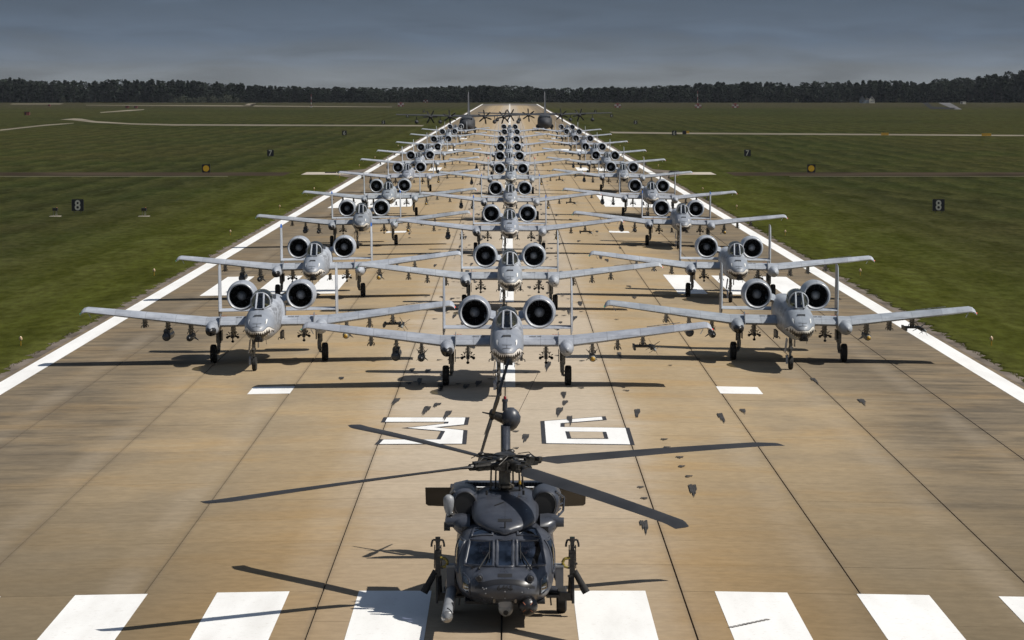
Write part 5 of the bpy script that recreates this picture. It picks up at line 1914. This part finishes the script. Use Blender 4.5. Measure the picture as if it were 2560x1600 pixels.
# tail
tl = MB()
rr = []
for z, ya, yb, th in ((1.30, 8.7, 10.1, .12), (1.95, 9.0, 10.5, .135), (2.8, 9.9, 10.95, .135), (3.55, 10.65, 11.3, .135)):
    rr.append([(.0 + th * math.copysign(abs(math.cos(t_)) ** .8, math.cos(t_)), (ya + yb) / 2 + (yb - ya) / 2 * math.sin(t_), z) for t_ in [2 * PI * (i + .5) / 18 for i in range(18)]])
tl.rings(rr).obj('tail_fin', HELI, heli, 50)
MB().lathe([(-.34, .06), (-.25, .17), (-.1, .26), (.05, .275), (.2, .20), (.3, .08)], (.14, 11.05, 3.74), 'z', 22, True, 1.0, 1.0).obj('tail_gearbox', HELI, heli, 60)
MB().lathe([(0, .07), (.25, .065), (.26, .085), (.33, .08)], (-.02, 11.0, 3.95), 'z', 12).obj('beacon_post', HELI, heli, 40)
MB().lathe([(0, .042), (.07, .038), (.09, .02)], (-.02, 11.0, 4.27), 'z', 10).obj('red_beacon', plain('beacon_red', (.20, .008, .012), .2), heli, 60)
MB().path([Vector((-.02, 11.0, 4.36)), Vector((-.02, 11.05, 5.2))], .008, 5).path([Vector((.35, 11.0, 3.9)), Vector((.9, 11.2, 5.0))], .006, 5).obj('whip_antenna', BLACK, heli)
sb = MB()
sb.rings([[(x, 9.7 + a * math.cos(.72) + b * math.sin(.72), 1.98 - a * math.sin(.72) + b * math.cos(.72)) for _, a, b in foil(0, 0, ch, 0, .12)] for x, ch in ((-2.18, .78), (-2.12, .86), (-1, .95), (0, 1.0), (1, .95), (2.12, .86), (2.18, .78))])
so_ = sb.obj('stabilator', BLADEM, heli, 40)
for s in (-1, 1):
    MB().box((s * 1.95, 9.68 + .80 * math.cos(.72), 1.98 - .76 * math.sin(.72) + .055), (.14, .03, .03)).obj('static_slot', SIGNW, so_, 0)
tw = MB().tube((0, 8.6, 1.4), (0, 8.83, .45), .06, .05, 8)
two = tw.obj('tail_gear', HELI, heli)
MB().lathe([(-.08, .1), (-.08, .19), (.08, .19), (.08, .1)], (0, 8.83, .19), 'x', 16).obj('tyre', TYRE, two, 40)
# tail rotor
th_ = Vector((-.36, 11.05, 3.85))
cant = Vector((.29, 0, .957)).normalized()
yv = Vector((0, 1, 0))
nrm = cant.cross(yv)
tr = MB().tube(th_ - nrm * .0, Vector((.0, 11.05, 3.72)), .10, .16, 12).ell(th_, (.10, .16, .16), 10, 8)
for q in (-.1, .1):
    tr.path([th_ - Vector((.02, 0, 0)) + yv * q, th_ + Vector((-.28, 0, .06))], .02, 5)
tro = tr.obj('tail_rotor', HUBM, heli, 40)
A0 = R(24)
for k in range(4):
    a = A0 + k * PI / 2
    d = cant * math.cos(a) + yv * math.sin(a)
    c_ = (-cant * math.sin(a) + yv * math.cos(a))
    pit = Matrix.Rotation(.32, 3, d)
    cc, nn = pit @ c_, pit @ nrm
    b = MB()
    b.rings([[th_ + d * r + cc * (w * u) + nn * (h * v) for u, v in ((-1, 0), (-.4, 1), (.5, .8), (1, 0), (.5, -.8), (-.4, -1))] for r, w, h in ((.12, .05, .045), (.35, .07, .05), (.5, .125, .032), (1.45, .12, .022), (1.66, .10, .012), (1.68, .06, .008))])
    b.obj('tail_rotor_blade', BLADEM, tro, 40)
# main rotor: mast, swashplate, hub and four blades
hubc = Vector((0, 1.13, 3.55))
ms = MB().tube((0, 1.0, 2.85), (0, 1.10, 3.40), .135, .125, 18).lathe([(0, .16), (.05, .22), (.10, .22), (.14, .16)], (0, 1.02, 2.92), 'z', 18)
ms.obj('rotor_mast', MASTM, heli, 40)
pr = MB()
for k, (x, y) in enumerate(((-.36, .85), (.36, .85), (-.24, 1.3), (.20, 1.35), (.44, 1.2), (-.14, .78))):
    pr.tube((x, y, 2.88), (x * .95, y, 3.42), .024, .022, 6)
pr.obj('control_rod', HUBM, heli)
MB().lathe([(0, .034), (.09, .034)], (.36, .85, 3.06), 'z', 8).obj('yellow_collar', YEL, heli, 0)
TILT = Matrix.Rotation(math.atan(.071), 4, 'X')
rot = bpy.data.objects.new('main_rotor', None)
COL.objects.link(rot)
rot.parent = heli
rot.location = hubc
rot.rotation_euler = (math.atan(.071), 0, 0)
hub = MB().lathe([(-.16, .12), (-.13, .40), (.05, .42), (.10, .24), (.18, .19)], (0, 0, 0), 'z', 20).lathe([(.18, .19), (.20, .27), (.24, .26), (.27, .12)], (0, 0, 0), 'z', 16)
for k in range(4):
    a = k * PI / 2 + R(31.5)
    m_ = Matrix.Rotation(a, 3, 'Z')
    hub.tube(m_ @ Vector((.2, 0, 0)), m_ @ Vector((1.02, 0, -.01)), .135, .085, 10)
    hub.box(m_ @ Vector((.68, 0, .0)), (.36, .30, .20), m_)
    hub.tube(m_ @ Vector((.30, .28, .05)), m_ @ Vector((.95, .14, .02)), .06, .05, 8)
    hub.path([m_ @ Vector((.45, -.22, -.14)), m_ @ Vector((.48, -.2, .08))], .028, 6)
    hub.path([m_ @ Vector((.3, -.1, .12)), m_ @ Vector((.52, -.2, .15)), m_ @ Vector((.75, -.05, .08))], .018, 5)
    m2 = Matrix.Rotation(a + PI / 4, 3, 'Z')
    hub.box(m2 @ Vector((.36, 0, .20)), (.45, .11, .045), m2).ell(m2 @ Vector((.60, 0, .20)), (.10, .10, .06), 8, 6)
    for q in range(4):
        hub.box(m_ @ Vector((.42 + .15 * q, random.uniform(-.2, .2), random.uniform(-.15, .15))), (.12, .11, .09), Matrix.Rotation(random.uniform(0, 3), 3, 'Z'))
    hub.path([m2 @ Vector((.3, .1, .24)), m2 @ Vector((.55, .2, .27)), m2 @ Vector((.85, .05, .10))], .012, 5)
hub.obj('rotor_hub', HUBM, rot, 40)
bl = MB()
rg = []
for r, le, te, h, pit in ((.62, .08, -.08, .055, .0), (.95, .09, -.10, .05, .05), (1.3, .15, -.36, .035, .20), (2.5, .15, -.38, .033, .16), (4.5, .15, -.38, .031, .10), (6.4, .15, -.38, .029, .05), (7.55, .15, -.38, .026, .03), (7.75, .10, -.40, .024, .03), (8.13, -.06, -.46, .016, .03), (8.18, -.12, -.46, .008, .03)):
    z0 = -.012 * (r - .6) - .0022 * (r - .6) ** 2
    ring = []
    for u, v in ((0, 0), (.06, .55), (.25, 1), (.6, .7), (1, .05), (1, -.05), (.6, -.6), (.25, -.8), (.06, -.5)):
        y = le + (te - le) * u
        ring.append((r, y * math.cos(pit) - h * v * math.sin(pit), z0 + h * v * math.cos(pit) + y * math.sin(pit)))
    rg.append(ring)
bl.rings(rg)
bme = bl.mesh('rotor_blade', BLADEM, 40)
for k in range(4):
    b = link('rotor_blade', bme, rot)
    b.rotation_euler = (0, 0, R(31.5) + k * PI / 2)

# ------------------------------------------------------------------ thin summer haze over the field
hz = MB().box((0, 2050, 19.5), (3040, 4360, 45)).obj('haze', None, None, 0)
hm = bpy.data.materials.new('haze')
hm.use_nodes = True
hm.node_tree.nodes.clear()
ho_ = hm.node_tree.nodes.new('ShaderNodeOutputMaterial')
pv = hm.node_tree.nodes.new('ShaderNodeVolumePrincipled')
pv.inputs['Color'].default_value = (.80, .88, 1.0, 1)
pv.inputs['Density'].default_value = 1.3e-5
hm.node_tree.links.new(pv.outputs[0], ho_.inputs['Volume'])
hz.data.materials.append(hm)
tag(hz, 'thin pale haze lying over the whole airfield', 'haze', None, 'stuff')
